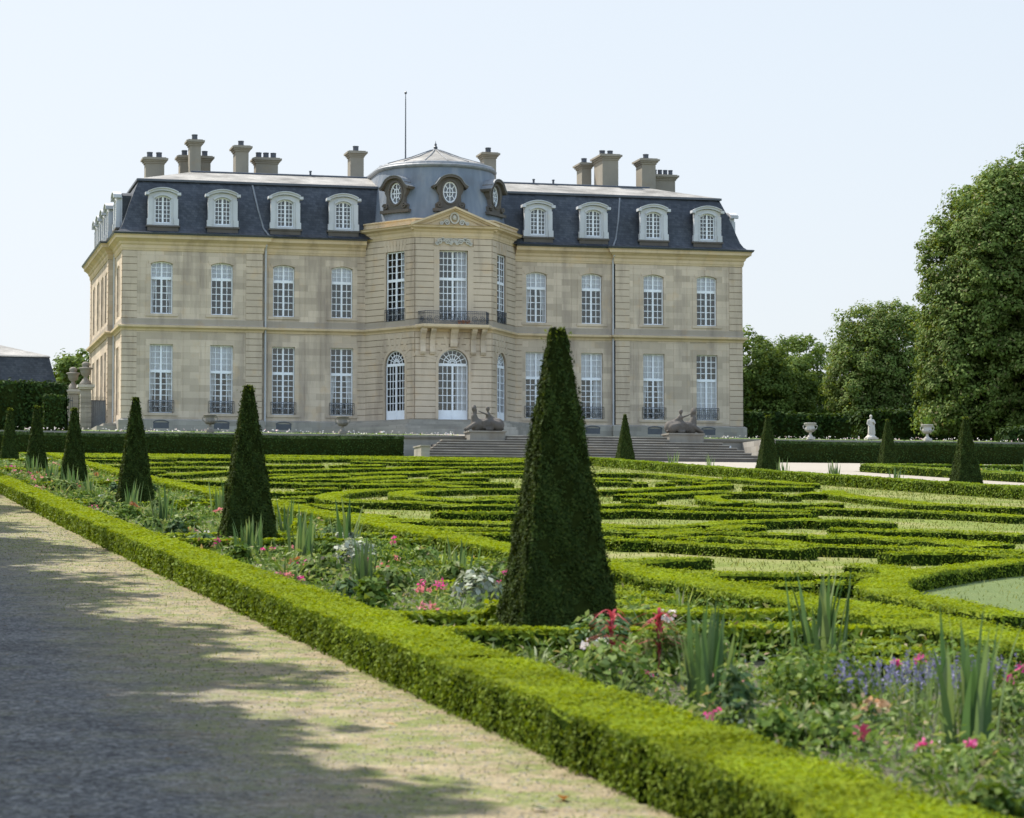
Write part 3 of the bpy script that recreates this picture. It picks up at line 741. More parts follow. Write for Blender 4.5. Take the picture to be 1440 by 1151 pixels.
def dormer(F, u, w=1.85, z0=13.28, deep=1.9):
    d = empty('dormer', (0, 0, 0)); d.parent = ch
    o = .10
    out = opening(u, w, z0, 15.5, .22, 10); hole = opening(u, 1.06, 13.42, 15.2, .2, 10)
    g = MB(); plate(g, F, out, [hole], o, .35, True)
    # side scroll bases and inner moulding
    fbox(g, F, u-w/2-.10, u-w/2+.22, z0, z0+.42, o-.2, o+.10); fbox(g, F, u+w/2-.22, u+w/2+.10, z0, z0+.42, o-.2, o+.10)
    fbox(g, F, u-w/2-.04, u-w/2+.26, z0+.42, 15.0, o-.2, o+.06); fbox(g, F, u+w/2-.26, u+w/2+.04, z0+.42, 15.0, o-.2, o+.06)
    ribbon(g, F, opening(u, 1.2, 13.35, 15.28, .22, 12)[2:], .12, o, o+.05)
    g.build('dormer_front', 'white_stone', d)
    g = MB()   # arched hood
    hood = opening(u, w+.10, z0, 15.60, .26, 12)[2:]
    ribbon(g, F, hood, .15, o-.3, o+.16); ribbon(g, F, [(a, b+.10) for a, b in hood], .06, o-.3, o+.24)
    for s in (-1, 1): fbox(g, F, u+s*(w/2+.10)-.12, u+s*(w/2+.10)+.12, 15.22, 15.40, o-.3, o+.24)
    g.build('hood', 'white_stone', d)
    g = MB(); fbox(g, F, u-w/2-.08, u+w/2+.08, z0-.42, z0-.003, o-.6, o+.03); fbox(g, F, u-w/2-.18, u+w/2+.18, z0-.12, z0-.01, o-.2, o+.10); g.build('dormer_sill', 'dark_stone', d)
    g = MB()
    ot = opening(u, w-.06, z0-.2, 15.66, .28, 10); n = len(ot)
    vs = [F.p(a, b, o-.352) for a, b in ot]+[F.p(a, b, o-.35-deep) for a, b in ot]
    g.add(vs, [(i, (i+1) % n, n+(i+1) % n, n+i) for i in range(n)]); g.build('cheeks', 'slate', d)
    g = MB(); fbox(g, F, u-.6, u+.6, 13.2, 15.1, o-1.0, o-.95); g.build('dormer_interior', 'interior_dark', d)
    g = MB(); 
    f2 = .07; cx = u; w2 = 1.06; za, zb, ri = 13.42, 15.2, .2; a0, a1 = o-.24, o-.17
    fbox(g, F, cx-w2/2, cx-w2/2+f2, za, zb-ri, a0, a1); fbox(g, F, cx+w2/2-f2, cx+w2/2, za, zb-ri, a0, a1); fbox(g, F, cx-w2/2+f2, cx+w2/2-f2, za, za+f2, a0, a1)
    ribbon(g, F, opening(cx, w2-f2, za, zb-f2/2, ri, 10)[2:], f2, a0, a1); fbox(g, F, cx-.055, cx+.055, za+f2, zb-f2, a0, a1+.015)
    for s in (-1, 1):
        fbox(g, F, cx+s*.26-.02, cx+s*.26+.02, za+f2, zb-.12, a0+.01, a1-.015)
        for k in range(1, 6): zz = za+.07+1.62*k/6; fbox(g, F, cx+s*.26-.2, cx+s*.26+.2, zz-.02, zz+.02, a0+.014, a1-.02)
    wn = g.build('dormer_window', 'white_paint', d)
    g = MB(); q = opening(cx, w2-.02, za, zb, ri, 10); g.add([F.p(a, b, a0+.02) for a, b in q], [tuple(range(len(q)))]); g.build('pane', 'window_glass', d)
    return d
dc = {'west_pav': (-18.5, -14.62), 'west_mid': (-10.5, -6.64), 'east_mid': (6.6, 10.45), 'east_pav': (14.68, 18.5)}
for nm, F in faces.items():
    for x in dc[nm]: dormer(FR((F.o.x, 0), (F.o.x+1, 0)), x-F.o.x)
FL = FR((XL-.15, DEP), (XL-.15, 0)); FRt = FR((XR+.05, 0), (XR+.05, DEP))
for y in (2.7, 8.4, 11.6, 14.8, 17.6): dormer(FL, DEP-y)
for y in (3.0, 7.5, 12): dormer(FRt, y)

# drum over the bay
def dpath(r, k=26):
    pts = []
    for i in range(k+1):
        a = math.pi+math.pi*i/k; pts.append((r*math.cos(a), 2.0+r*math.sin(a)))
    return [(-r, 6.0)]+pts+[(r, 6.0)]
def rings(g, prof, top=None):
    P = [dpath(r) for r, z in prof]; n = len(P[0]); vs = []
    for p, (r, z) in zip(P, prof): vs += [(x, y, z) for x, y in p]
    fs = []
    for i in range(len(prof)-1):
        for k in range(n): fs.append((i*n+k, i*n+(k+1) % n, (i+1)*n+(k+1) % n, (i+1)*n+k))
    g.add(vs, fs)
    if top is not None: g.add([(x, y, prof[-1][1]) for x, y in P[-1]], [tuple(range(n))])
g = MB(); rings(g, [(4.8, PT+.42), (4.72, 14.0), (4.58, 14.6), (4.42, 15.3), (4.22, 16.2), (4.02, 17.1), (3.96, 17.5)]); dr = g.build('drum_roof', 'drum_lead', ch, smooth=True)
g = MB(); rings(g, [(3.94, 17.46), (4.02, 17.48), (4.10, 17.56), (4.12, 17.66), (4.02, 17.74), (3.98, 17.84), (3.9, 17.9), (3.8, 17.93)]); g.build('drum_rim', 'lead', dr)
g = MB(); rings(g, [(3.85, 17.92), (3.0, 18.2), (2.0, 18.5), (1.0, 18.86), (.35, 19.15), (.12, 19.25)], True); g.build('dome_cap', 'roof_top', dr)
for k in range(9):
    a = math.pi+math.pi*k/8; g = MB(); g.tube([(r*math.cos(a), 2+r*math.sin(a), z+.03) for r, z in ((3.85, 17.92), (2.0, 18.5), (.35, 19.15))], .03, 5); g.build('cap_seam', 'lead', dr)
g = MB(); g.lathe([(.26, 0), (.22, .12), (.12, .18), (.14, .3), (.06, .38), (.09, .46), (.02, .6), (.01, .72)], (0, 2, 19.1), 12); g.build('finial', 'gutter_metal', dr)
# oval windows of the drum
def oculus(ang):
    a = R(ang); d = empty('round_dormer', (0, 0, 0)); d.parent = ch
    rr = 4.62; n = Vector((math.sin(a), -math.cos(a))); t = Vector((math.cos(a), math.sin(a))); cpt = Vector((0, 2.0))+n*rr
    F = FR(cpt-t*2, cpt+t*2); u = 2.0
    def ov(rx, rz, k=24): return [(u+rx*math.cos(2*math.pi*i/k), 15.72+rz*math.sin(2*math.pi*i/k)) for i in range(k)]
    ol = [(u-1.0, 14.62), (u+1.0, 14.62), (u+.98, 14.95), (u+.74, 15.1), (u+.72, 15.5), (u+.86, 15.75), (u+.9, 16.05)]
    ol += [(u+.86*math.cos(math.pi*i/10), 16.1+.58*math.sin(math.pi*i/10)) for i in range(11)]
    ol += [(u-.9, 16.05), (u-.86, 15.75), (u-.72, 15.5), (u-.74, 15.1), (u-.98, 14.95)]
    g = MB(); plate(g, F, ol, [ov(.5, .72)], .0, .5, True)
    ribbon(g, F, ov(.56, .78), .11, -.02, .06, True)
    g.build('stone_frame', 'dark_stone', d)
    g = MB(); arc = [(u-1.16, 16.02), (u-1.0, 16.12), (u-.86, 16.3)]+[(u+.86*math.cos(math.pi-math.pi*i/10), 16.18+.60*math.sin(math.pi*i/10)) for i in range(1, 10)]+[(u+.86, 16.3), (u+1.0, 16.12), (u+1.16, 16.02)]
    ribbon(g, F, arc, .16, -.75, .24); g.build('hood', 'dark_stone', d)
    g = MB(); ribbon(g, F, [(p, q+.10) for p, q in arc], .045, -.78, .29); g.build('hood_lead', 'lead', d)
    g = MB(); fbox(g, F, u-1.15, u+1.15, 14.42, 14.615, -.4, .16); curl(g, F, u-.75, 14.85, .2, -1, o=.05); curl(g, F, u+.75, 14.85, .2, 1, o=.05); g.build('dormer_sill', 'dark_stone', d)
    g = MB(); ribbon(g, F, ov(.44, .66), .09, -.2, -.12, True); ribbon(g, F, ov(.2, .3), .045, -.2, -.13, True)
    for k in range(8):
        q = 2*math.pi*k/8; f = .0 if k % 2 == 0 else .2
        ribbon(g, F, [(u+f*math.cos(q), 15.72+f*1.5*math.sin(q)), (u+.44*math.cos(q), 15.72+.66*math.sin(q))], .05, -.195, -.135)
    g.build('oval_window', 'white_paint', d)
    g = MB(); g.add([F.p(p, q, -.18) for p, q in ov(.5, .72)], [tuple(range(24))]); g.build('pane', 'window_glass', d)
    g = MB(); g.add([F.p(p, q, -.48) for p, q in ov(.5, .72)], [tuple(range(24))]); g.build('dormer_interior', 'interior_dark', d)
for a in (-47, 0, 48): oculus(a)
# chimneys: x0, x1, y, depth, base z, cap top z, pots
for x0, x1, y, dp, zb, zc, pots in ((18.05, 19.3, 7.6, 1.0, 17.0, 18.75, 2), (20.97, 21.72, 7.2, 1.0, 17.0, 20.0, 1), (20.5, 22.58, 8.8, 1.0, 17.0, 19.15, 3), (24.09, 24.97, 7.4, 1.3, 17.2, 19.72, 1),
      (25.61, 27.13, 8.2, 1.0, 17.2, 19.1, 3), (32.05, 32.98, 7.6, 1.1, 17.2, 19.7, 1), (41.5, 42.4, 7.8, 1.1, 17.2, 19.98, 1), (49.05, 49.75, 9.6, 1.4, 17.2, 19.78, 1), (49.78, 50.93, 7.2, 2.2, 16.8, 20.0, 2),
      (52.71, 53.71, 7.0, 1.5, 16.8, 19.82, 1), (53.75, 55.72, 8.6, 1.0, 16.9, 19.0, 5), (51.66, 52.6, 13.5, .8, 17.0, 18.45, 3)):
    x0 -= CX0; x1 -= CX0; s = 1+(y-8)/170
    g = MB(); m = (y-.5*dp, y+.5*dp)
    g.box(x0, x1, m[0], m[1], zb, zc-.3)
    for k, (o, z0_, z1_) in enumerate(((.06, zc-.36, zc-.24), (.14, zc-.238, zc-.13), (.24, zc-.128, zc), (.12, zc+.002, zc+.06))):
        g.box(x0-o, x1+o, m[0]-o, m[1]+o, z0_, z1_)
    cm = g.build('chimney', 'chimney_stone', ch)
    for k in range(pots):
        px = x0+(x1-x0)*(k+.5)/pots; q = min(1, .40*(x1-x0)/pots/.2); g = MB(); g.lathe([(.2*q, zc+.06), (.19*q, zc+.38), (.21*q, zc+.40), (.21*q, zc+.46), (.15*q, zc+.46)], (px, y, 0), 10); g.build('chimney_pot', 'pot_clay', cm)
g = MB(); g.lathe([(.06, 17.4), (.05, 20), (.035, 23.5), (.02, 23.9)], (-.95, 7.5, 0), 8); fp = g.build('flagpole', 'gutter_metal', ch)
g = MB(); g.lathe([(.02, 23.9), (.09, 23.97), (.09, 24.05), (.01, 24.15)], (-.95, 7.5, 0), 8); g.build('pole_knob', 'gutter_metal', fp)
for x, y in ((-8.0, 5.1), (9.0, 5.1), (7.6, 5.1)):
    g = MB(); g.lathe([(.07, 0), (.07, .3), (.11, .34), (.09, .4)], (x, y, CO1+4.95), 8); g.build('vent_pipe', 'gutter_metal', ro)
# ------------------------------------------------------------------ ground
def sheet(name, mat, us, vs, zf, dz=0.):
    us = np.asarray(us, float); vs = np.asarray(vs, float)
    P = [(u, v, zf(v)+dz) for v in vs for u in us]; n = len(us)
    g = MB(); g.add(P, [(j*n+i, j*n+i+1, (j+1)*n+i+1, (j+1)*n+i) for j in range(len(vs)-1) for i in range(n-1)])
    return struct(g.build(name, mat))
vsteps = list(np.linspace(0, TW, 70))
sheet('garden_ground', 'parterre_lawn', [-1500, -60, 0, 30, 60, 120, 1500], [-800, -40]+vsteps, gz)
sheet('gravel_path', 'gravel', [-7, -4, 0, 3.24], [-15]+vsteps[:-2], gz, .004)
sheet('bed_soil', 'soil', [3.7, 7.4], [4]+list(np.linspace(6, 112, 50)), gz, .006)
sheet('central_walk', 'walk_gravel', [33.7, 40.2], list(np.linspace(20, 130, 50)), gz, .006)
sheet('cross_walk', 'walk_gravel', [33.2, 110], list(np.linspace(103.6, 134, 16)), gz, .010)
sheet('walk_bed_soil', 'soil', [31.0, 33.7], list(np.linspace(20, 112, 50)), gz, .008)
tv = list(np.linspace(TW+.3, 168, 20))+[172, 260, 600, 1500]
sheet('terrace_ground', 'lawn', [-1500, -60, 0, 20, 40, 60, 120, 1500], tv, tz)
g = MB()
vv = np.linspace(TW+.4, 166, 16); W0 = [5.2+1.6*max(0, 1-(v-TW)/6) for v in vv]
P = []
for v, w in zip(vv, W0): P += [(37.2-w, v, tz(v)+.012), (37.2+w, v, tz(v)+.012)]
g.add(P, [(2*i, 2*i+1, 2*i+3, 2*i+2) for i in range(len(vv)-1)]); struct(g.build('terrace_path', 'walk_gravel'))

# ------------------------------------------------------------------ clipped hedges
def resample(path, step):
    P = [np.array(p, float) for p in path]; out = [P[0]]
    # Catmull-Rom through the points
    if len(P) > 2:
        Q = []
        E = [2*P[0]-P[1]]+P+[2*P[-1]-P[-2]]
        for i in range(1, len(E)-2):
            for k in range(8):
                t = k/8; a, b, c_, d = E[i-1], E[i], E[i+1], E[i+2]
                Q.append(.5*((2*b)+(c_-a)*t+(2*a-5*b+4*c_-d)*t*t+(3*b-a-3*c_+d)*t**3))
        Q.append(P[-1]); P = Q
    acc = [0]
    for a, b in zip(P, P[1:]): acc.append(acc[-1]+np.linalg.norm(b-a))
    n = max(2, int(math.ceil(acc[-1]/step))+1); t = np.linspace(0, acc[-1], n)
    return np.stack([np.interp(t, acc, [p[0] for p in P]), np.interp(t, acc, [p[1] for p in P])], 1), acc[-1]
def hedge(name, path, w, h, zf=gza, step=.3, dens=300, lsize=.05, mats=('box_core', 'box_leaf', 'box_shade_leaf'), rough=.03, top_jit=.55, aspect=.6):
    P, Lh = resample(path, step); n = len(P)
    T = np.gradient(P, axis=0); T = T/np.maximum(1e-9, np.linalg.norm(T, axis=1, keepdims=True))
    Nn = np.stack([T[:, 1], -T[:, 0]], 1)
    cs = np.array([(-.46, 0), (-.5, .45), (-.5, .88), (-.42, 1.0), (0, 1.02), (.42, 1.0), (.5, .88), (.5, .45), (.46, 0)])
    m = len(cs); V = np.zeros((n, m, 3))
    zb = zf(P[:, 1])
    wob = 1+.03*np.sin(np.arange(n)*.9+rng.uniform(0, 6))+rng.normal(0, .04, n); hob = 1+.025*np.sin(np.arange(n)*.61+rng.uniform(0, 6))
    for k in range(m):
        o = cs[k, 0]*(w-.02)*wob
        V[:, k, 0] = P[:, 0]+Nn[:, 0]*o; V[:, k, 1] = P[:, 1]+Nn[:, 1]*o; V[:, k, 2] = zb+cs[k, 1]*(h-.015)*hob-(.05 if k in (0, m-1) else 0)
    V += rng.normal(0, rough*.4, V.shape)
    idx = np.arange(n*m).reshape(n, m)
    F = np.stack([idx[:-1, :-1], idx[:-1, 1:], idx[1:, 1:], idx[1:, :-1]], -1).reshape(-1, 4)
    F = np.concatenate([F, np.array([[idx[e, 0], idx[e, k], idx[e, k+1], idx[e, m-1]] for e in (0, n-1) for k in range(1, m-2)])])
    # leaf cards over top, flanks and ends
    d = dens(P[:, 1].mean()) if callable(dens) else dens
    tj = top_jit*.42
    Vn = V
    nt = int(d*w*Lh*1.15); nsd = int(d*h*Lh*.95); ne = int(d*w*h*1.3)
    def at(tt, off, zz):
        f = tt*(n-1); i = np.minimum(f.astype(int), n-2); fr = (f-i)[:, None]
        p = P[i]*(1-fr)+P[i+1]*fr; q = Nn[i]*(1-fr)+Nn[i+1]*fr; z = zf(p[:, 1]); ww = (wob[i]*(1-fr[:, 0])+wob[i+1]*fr[:, 0])
        hh = (hob[i]*(1-fr[:, 0])+hob[i+1]*fr[:, 0])
        return np.stack([p[:, 0]+q[:, 0]*off*ww, p[:, 1]+q[:, 1]*off*ww, z+zz*hh], 1), q, T[i]
    LP = []; LN = []
    p, q, t = at(rng.uniform(0, 1, nt), rng.uniform(-.52, .52, nt)*w, np.full(nt, h)+rng.normal(.004, rough*.35, nt))
    LP.append(p); LN.append(np.tile([0, 0, 1.], (nt, 1))*1.0)
    for s in (-1, 1):
        zz = h*(1-rng.uniform(0, 1, nsd)**1.15*.97)
        p, q, t = at(rng.uniform(0, 1, nsd), s*(w*.5+rng.normal(.003, rough*.45, nsd)), zz)
        LP.append(p); LN.append(np.concatenate([q*s, np.full((nsd, 1), .25)], 1))
    for e, s in ((0, -1), (1, 1)):
        p, q, t = at(np.full(ne, float(e)), rng.uniform(-.5, .5, ne)*w, h*rng.uniform(.03, 1, ne))
        p[:, :2] += t*s*(.01+rng.normal(0, rough*.4, ne))[:, None]; LP.append(p); LN.append(np.concatenate([t*s, np.full((ne, 1), .25)], 1))
    LP = np.concatenate(LP); LN = np.concatenate(LN)
    ls = lsize(LP[:, 1]) if callable(lsize) else lsize
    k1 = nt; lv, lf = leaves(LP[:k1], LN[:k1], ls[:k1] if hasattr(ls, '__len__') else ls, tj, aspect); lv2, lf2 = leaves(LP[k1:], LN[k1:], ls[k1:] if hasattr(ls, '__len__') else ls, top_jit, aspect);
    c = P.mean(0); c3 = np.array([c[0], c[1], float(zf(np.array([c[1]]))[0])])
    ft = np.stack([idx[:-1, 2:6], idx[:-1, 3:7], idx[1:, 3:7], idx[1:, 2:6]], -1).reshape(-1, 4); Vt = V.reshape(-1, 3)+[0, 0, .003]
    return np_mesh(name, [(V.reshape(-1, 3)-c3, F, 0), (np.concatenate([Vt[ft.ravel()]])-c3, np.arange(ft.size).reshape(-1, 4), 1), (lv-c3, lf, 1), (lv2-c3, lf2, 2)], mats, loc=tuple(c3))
def ldens(v): return float(np.clip(30000/v, 260, 1900))
# the long border hedge along the path: three lengths of falling detail, one hedge
def long_hedge(name, path_u, v0, v1, w, h, d0, mats=('box_core', 'box_leaf', 'box_shade_leaf'), near=.022, k=.0016):
    parts = []
    edges = [v0]
    while edges[-1] < v1: edges.append(min(v1, edges[-1]*1.35+.5))
    for a, b in zip(edges, edges[1:]):
        vm = (a+b)/2
        o = hedge('tmp', [(path_u, a), (path_u, min(v1, b+.15))], w, h, step=.12+.004*vm, dens=min(d0, 60000/vm), lsize=near+k*.6*max(0, vm-8), mats=mats, rough=.035)
        me = o.data; nv = len(me.vertices); co = np.zeros(nv*3, np.float32); me.vertices.foreach_get('co', co); co = co.reshape(-1, 3)+np.array(o.location)
        nl = len(me.polygons); vi = np.zeros(nl*4, np.int32); me.loops.foreach_get('vertex_index', vi); mi = np.zeros(nl, np.int32); me.polygons.foreach_get('material_index', mi)
        vi = vi.reshape(-1, 4); parts.append((co, vi, mi))
        bpy.data.objects.remove(o); bpy.data.meshes.remove(me)
    pp = []
    for co, vi, mi in parts:
        for m in (0, 1, 2):
            w_ = vi[mi == m]; lo, hi = w_.min(), w_.max()+1; pp.append((co[lo:hi], w_-lo, m))
    return np_mesh(name, pp, mats)
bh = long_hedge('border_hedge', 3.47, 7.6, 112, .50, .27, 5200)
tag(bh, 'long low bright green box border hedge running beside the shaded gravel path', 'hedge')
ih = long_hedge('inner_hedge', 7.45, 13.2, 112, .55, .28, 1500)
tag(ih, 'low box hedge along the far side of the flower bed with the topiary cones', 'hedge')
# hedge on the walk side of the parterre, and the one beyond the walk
h = long_hedge('border_hedge', 30.7, 40, 112, .6, .34, 500, ('box_core', 'box_leaf_grey', 'box_shade_leaf'))
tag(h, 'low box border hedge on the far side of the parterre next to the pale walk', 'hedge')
h = hedge('border_hedge', [(40.3, 30), (40.3, 102.5)], .6, .34, step=.8, dens=150, lsize=.09, mats=('box_core', 'box_leaf_grey', 'box_shade_leaf'))
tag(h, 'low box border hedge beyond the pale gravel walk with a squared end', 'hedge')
h = hedge('border_hedge', [(40.3, 102.5), (48, 103.2)], .6, .34, step=.8, dens=150, lsize=.09, mats=('box_core', 'box_leaf_grey', 'box_shade_leaf'))
tag(h, 'short return of the box border at the end of the bed beyond the walk', 'hedge')
TOPV = [18.9, 35.0, 52.0, 69.0, 85.5, 101.0]
def where(v):
    names = ['largest topiary', 'second largest topiary', 'third topiary', 'fourth topiary', 'fifth topiary', 'farthest left topiary']
    return names[int(np.argmin([abs(v-t) for t in TOPV]))]
for i, v in enumerate(TOPV):
    for k, dv in enumerate((-.95, .85)):
        h = hedge('cross_hedge', [(3.85, v+dv), (7.2, v+dv+.05)], .42, .22, step=.2, dens=ldens(v)*1.2, lsize=.028+.0011*v)
        tag(h, 'low cross hedge in the bed just %s the %s' % (('in front of', 'behind')[k], where(v)), 'hedge')
PLAN=[[(19.2,66.85),(21.08,69.47),(23.26,71.98),(24.92,74.81)],
[(18.17,62.4),(20.14,64.79),(22.2,67.03)],
[(17.32,59.03),(17.61,58.49)],
[(18.87,62.57),(19.18,62.64)],
[(15.06,53.72),(16.09,54.44),(16.76,53.41)],
[(14.6,50.46),(15.16,50.17),(16.28,49.42),(17.98,48.68)],
[(16.43,52.23),(17.11,52.55),(17.99,51.7),(18.75,50.75)],
[(13.72,42.47),(14.35,43.4),(14.98,44.23),(16.89,45.72)],
[(13.47,40.66),(13.98,41.65),(14.39,42.11),(14.28,41.41)],
[(11.28,37.65),(12.29,38.79),(13.14,39.17),(14.16,38.34)],
[(10.3,35.83),(10.93,35.87),(11.26,34.86),(11.8,33.9),(12.32,33.36)],
[(11.61,36.72),(12.45,37.11),(12.72,34.43)],
[(11.41,40.73),(11.79,39.48),(12.93,40.48)],
[(11.91,42.48),(12.26,41.48),(13.36,42.15)],
[(21.69,77.39),(22.55,76.93)],
[(18.7,66.72),(19.16,66.84)],
[(22.47,76.19),(22.87,76.13)],
[(23.27,76.07),(23.56,75.81)],
[(24.74,79.45),(25.45,79.67)],
[(24.69,76.67),(25.66,76.97)],
[(21.91,64.94),(22.81,66.01),(23.11,65.23)],
[(20.75,63.01),(21.01,63.07)],
[(19.13,57.86),(19.1,56.92),(19.56,57.24)],
[(22.48,63),(22.88,63.23)],
[(20.22,62.08),(19.32,59.1),(19.36,57.9)],
[(24.9,88.84),(26.96,88.47),(26.75,81.22)],
[(22.97,81.96),(23.7,81.02)],
[(24.81,72.57),(26.84,72.64)],
[(19.01,55.32),(20.54,55.61)],
[(28.06,83.61),(28.11,76.08)],
[(13.9,49.6),(14.57,50.45)],
[(10.3,36.74),(10.58,37.03)],
[(23.91,64.71),(25.02,66.71)],
[(25.8,68.09),(24.63,64.47),(24.12,60.12),(23.74,56.45),(24.81,53.68)],
[(19.49,52.76),(20.64,51.45),(21.7,50.07),(22.16,47.95)],
[(21.03,56.16),(21.41,56.23)],
[(16.52,44.72),(17.41,44.83),(17.72,44.09)],
[(15.53,40.99),(16.2,40.39),(17.23,39.77),(17.91,38.75)],
[(13.93,37.73),(15.06,36.95),(15.9,35.1)],
[(12.72,34.43),(13.63,33.99),(14.32,33.06),(15.03,32.54)],
[(14.71,38.5),(14.79,37.04),(15.23,36.24),(15.24,34.16)],
[(8.46,29.81),(9.2,30.21),(9.87,30.61)],
[(8.02,28.24),(8.62,27.74),(8.93,27.12),(9.93,26.89)],
[(7.72,27.13),(8.31,26.75),(8.71,26.5)],
[(7.29,25.59),(7.9,25.43),(8.5,24.84)],
[(8.6,25),(9.17,24.85)],
[(7,24.51),(7.45,23.98),(7.8,23.35)],
[(6.73,23.52),(7.12,22.91),(7.47,22.11)],
[(7.85,23.23),(8.31,22.51)],
[(7.53,22.22),(7.95,21.53)],
[(6.43,22.38),(6.68,21.52),(6.8,20.27)],
[(6.94,20.75),(7.33,21.08),(7.44,20.68)],
[(6.55,19.47),(7.11,19.26)],
[(6.45,20.22),(6.6,19.67)],
[(13.63,29.5),(12.48,28.39),(11.32,26.94),(10.6,26.02),(10.03,25.02),(9.58,23.96),(9.3,22.98),(9.29,22.29),(9.14,21.11),(9.07,20.33),(9.15,19.82)],
[(11.27,28.99),(11.42,28.71),(11.24,27.77),(10.85,26.47)],
[(9.99,26.55),(10.36,26.7),(10.46,26.39)],
[(9.35,25.32),(9.74,25.39)],
[(8.31,22.51),(8.45,21.42),(8.45,20.42),(8.43,19.19)],
[(7.84,21.25),(8.15,20.83),(7.84,19.38),(7.59,18.36)],
[(7.29,19.76),(7.34,18.91),(7.49,18.11),(8.33,18.04)],
[(6.89,17.57),(7.41,17.92)],
[(7.77,18.01),(8.13,17.61)],
[(6.61,16.91),(7,16.92),(7.24,16.72),(7.45,16.96),(7.92,17.15)],
[(14.51,31.42),(13.89,32.05),(12.84,32.02)],
[(6.27,16.02),(6.54,15.82),(6.62,15.52)],
[(19.61,106.89),(22.87,104.48),(27.6,109.79)],
[(18.15,98.91),(19.06,99.29)],
[(19.33,96.58),(21.19,98.18)],
[(21.49,97),(25.06,99.7)],
[(17.14,93.43),(18.83,94.08)],
[(15.86,85.97),(17.89,87.82),(20.53,92.7)],
[(14.74,80.32),(16.54,82.64)],
[(18.24,84.29),(20.64,87.69)],
[(17.35,80.36),(18.96,80.9)],
[(21.38,90.63),(22.93,91.2)],
[(20.54,87.09),(21.97,87.42)],
[(14.21,75.36),(16.19,77.54),(16.58,78.47)],
[(13.09,71.35),(15.01,71.92),(16.07,70.13)],
[(15.74,74.32),(17.13,74.75),(18.26,74.34)],
[(11.95,65.11),(12.82,66.21),(13.66,67.07)],
[(16.98,67.97),(14.57,66.55),(13.23,64.47),(12.41,61.69),(12.42,59.5),(12.89,57.53),(14.36,57.84)],
[(10.37,56.5),(11.35,55.73),(12,53.54),(13.36,53.79)],
[(13.92,59.42),(15.12,60.77)],
[(10.47,48.7),(11.19,48.82),(12.03,48.56)],
[(8.41,45.85),(8.74,44.55),(9.48,44.31),(10.6,42.86)],
[(7.81,42.54),(8.53,40.86),(9.84,39.88)],
[(7.98,40.8),(8.83,40.33)],
[(7.08,38.58),(7.66,39.14)],
[(8.07,38.66),(9.44,38.26)],
[(16.26,108.59),(18.48,109.57)],
[(14.34,97.36),(16.77,99.45)],
[(13.11,88.71),(15.54,91.59),(18.46,94.76),(20.91,96.78)],
[(17.37,98.6),(19.32,100.5)],
[(12.29,82.9),(15.24,84.84),(17.69,88.5),(19.35,89.11)],
[(11.76,78.5),(13.43,81.57),(14.81,82.91)],
[(12.18,76.25),(13.86,77.59),(16.37,81.72)],
[(10.84,72.82),(11.93,72.43),(13.32,72.13),(15.82,72.88)],
[(9.45,63.26),(10.69,62.99)],
[(14.68,67.61),(13.34,66.73),(11.91,64.49),(10.98,62.14),(10.13,58.67),(10.13,56.35),(10.78,55.33),(11.86,54.61)],
[(9.3,58.8),(9.94,59.47)],
[(8.26,55.1),(8.98,56.21)],
[(7.67,51.02),(8.72,52.92),(9.38,51.49)],
[(7.33,48.59),(8.39,48),(8.95,45.92)],
[(6.7,44.28),(7.93,44.12),(9.1,43.31)],
[(6.38,41.21),(7.53,41.91),(8.58,40.87)],
[(5.84,38.47),(6.93,38.57),(7.68,39.41)],
[(10.86,66.31),(11.71,67.06)],
[(6.32,40.87),(7.89,40.62),(9.86,40)],
[(6.64,36.1),(8.06,37.22),(8.46,36.22)],
[(6.3,34.38),(6.78,34.4)],
[(8.92,38.3),(9.45,38.34)],
[(6.46,32.76),(6.64,30.68),(7.32,29.96)],
[(6.24,29.62),(7.02,28.73)],
[(6.38,27.75),(6.71,27.46)],
[(5.43,35.07),(5.98,32.75),(6.2,31.42)],
[(7.06,109.8),(10.52,116.78),(13.92,123.74),(16.49,123.01)],
[(8.27,105.03),(9.8,105.72)],
[(7.57,96.12),(8.8,95.49)],
[(7.16,90.37),(7.84,90.65)],
[(6.4,80.21),(7.22,78.7)],
[(11.18,109.01),(12.16,108.11)],
[(10.35,100.91),(11.09,100.01)],
[(9.11,82.1),(10.25,84.42),(11.8,88)],
[(7.68,74.13),(8.61,74.11),(9.85,73.7)],
[(7.34,68.4),(7.67,68.49)],
[(7.79,67.96),(8.16,68.06)],
[(8.29,67.82),(8.74,67.95)],
[(8.66,66.95),(8.92,67.02)],
[(6.58,62.83),(7.59,62.47),(8.36,63.29)],
[(6.29,58.06),(6.98,58.22)],
[(6.28,59.98),(7.96,60.27)],
[(6.44,53.46),(6.92,52.6)],
[(6.37,75.01),(6.83,74.5)],
[(11.57,101.93),(13.8,102.9)],
[(9.41,91.71),(11.26,93.56)],
[(11.26,93.56),(12.26,92.85)],
[(5.77,54.49),(6.53,54.65)],
[(8.96,87.32),(9.58,87.15)]]
for k, (v, a, b) in enumerate([(112.5, 8, 31), (114.5, 8, 20), (115, 22, 31), (117, 10, 30), (119.5, 8, 24), (120.5, 25, 32.5), (122.5, 8, 18), (123, 20, 32.5), (125.5, 7, 32.5), (128.5, 7, 27)]): PLAN.append([(a, v), ((a+b)/2, v+.5*math.sin(k)), (b, v+.3)])
GRP = 'low box strips of the scroll parterre'
special = {}
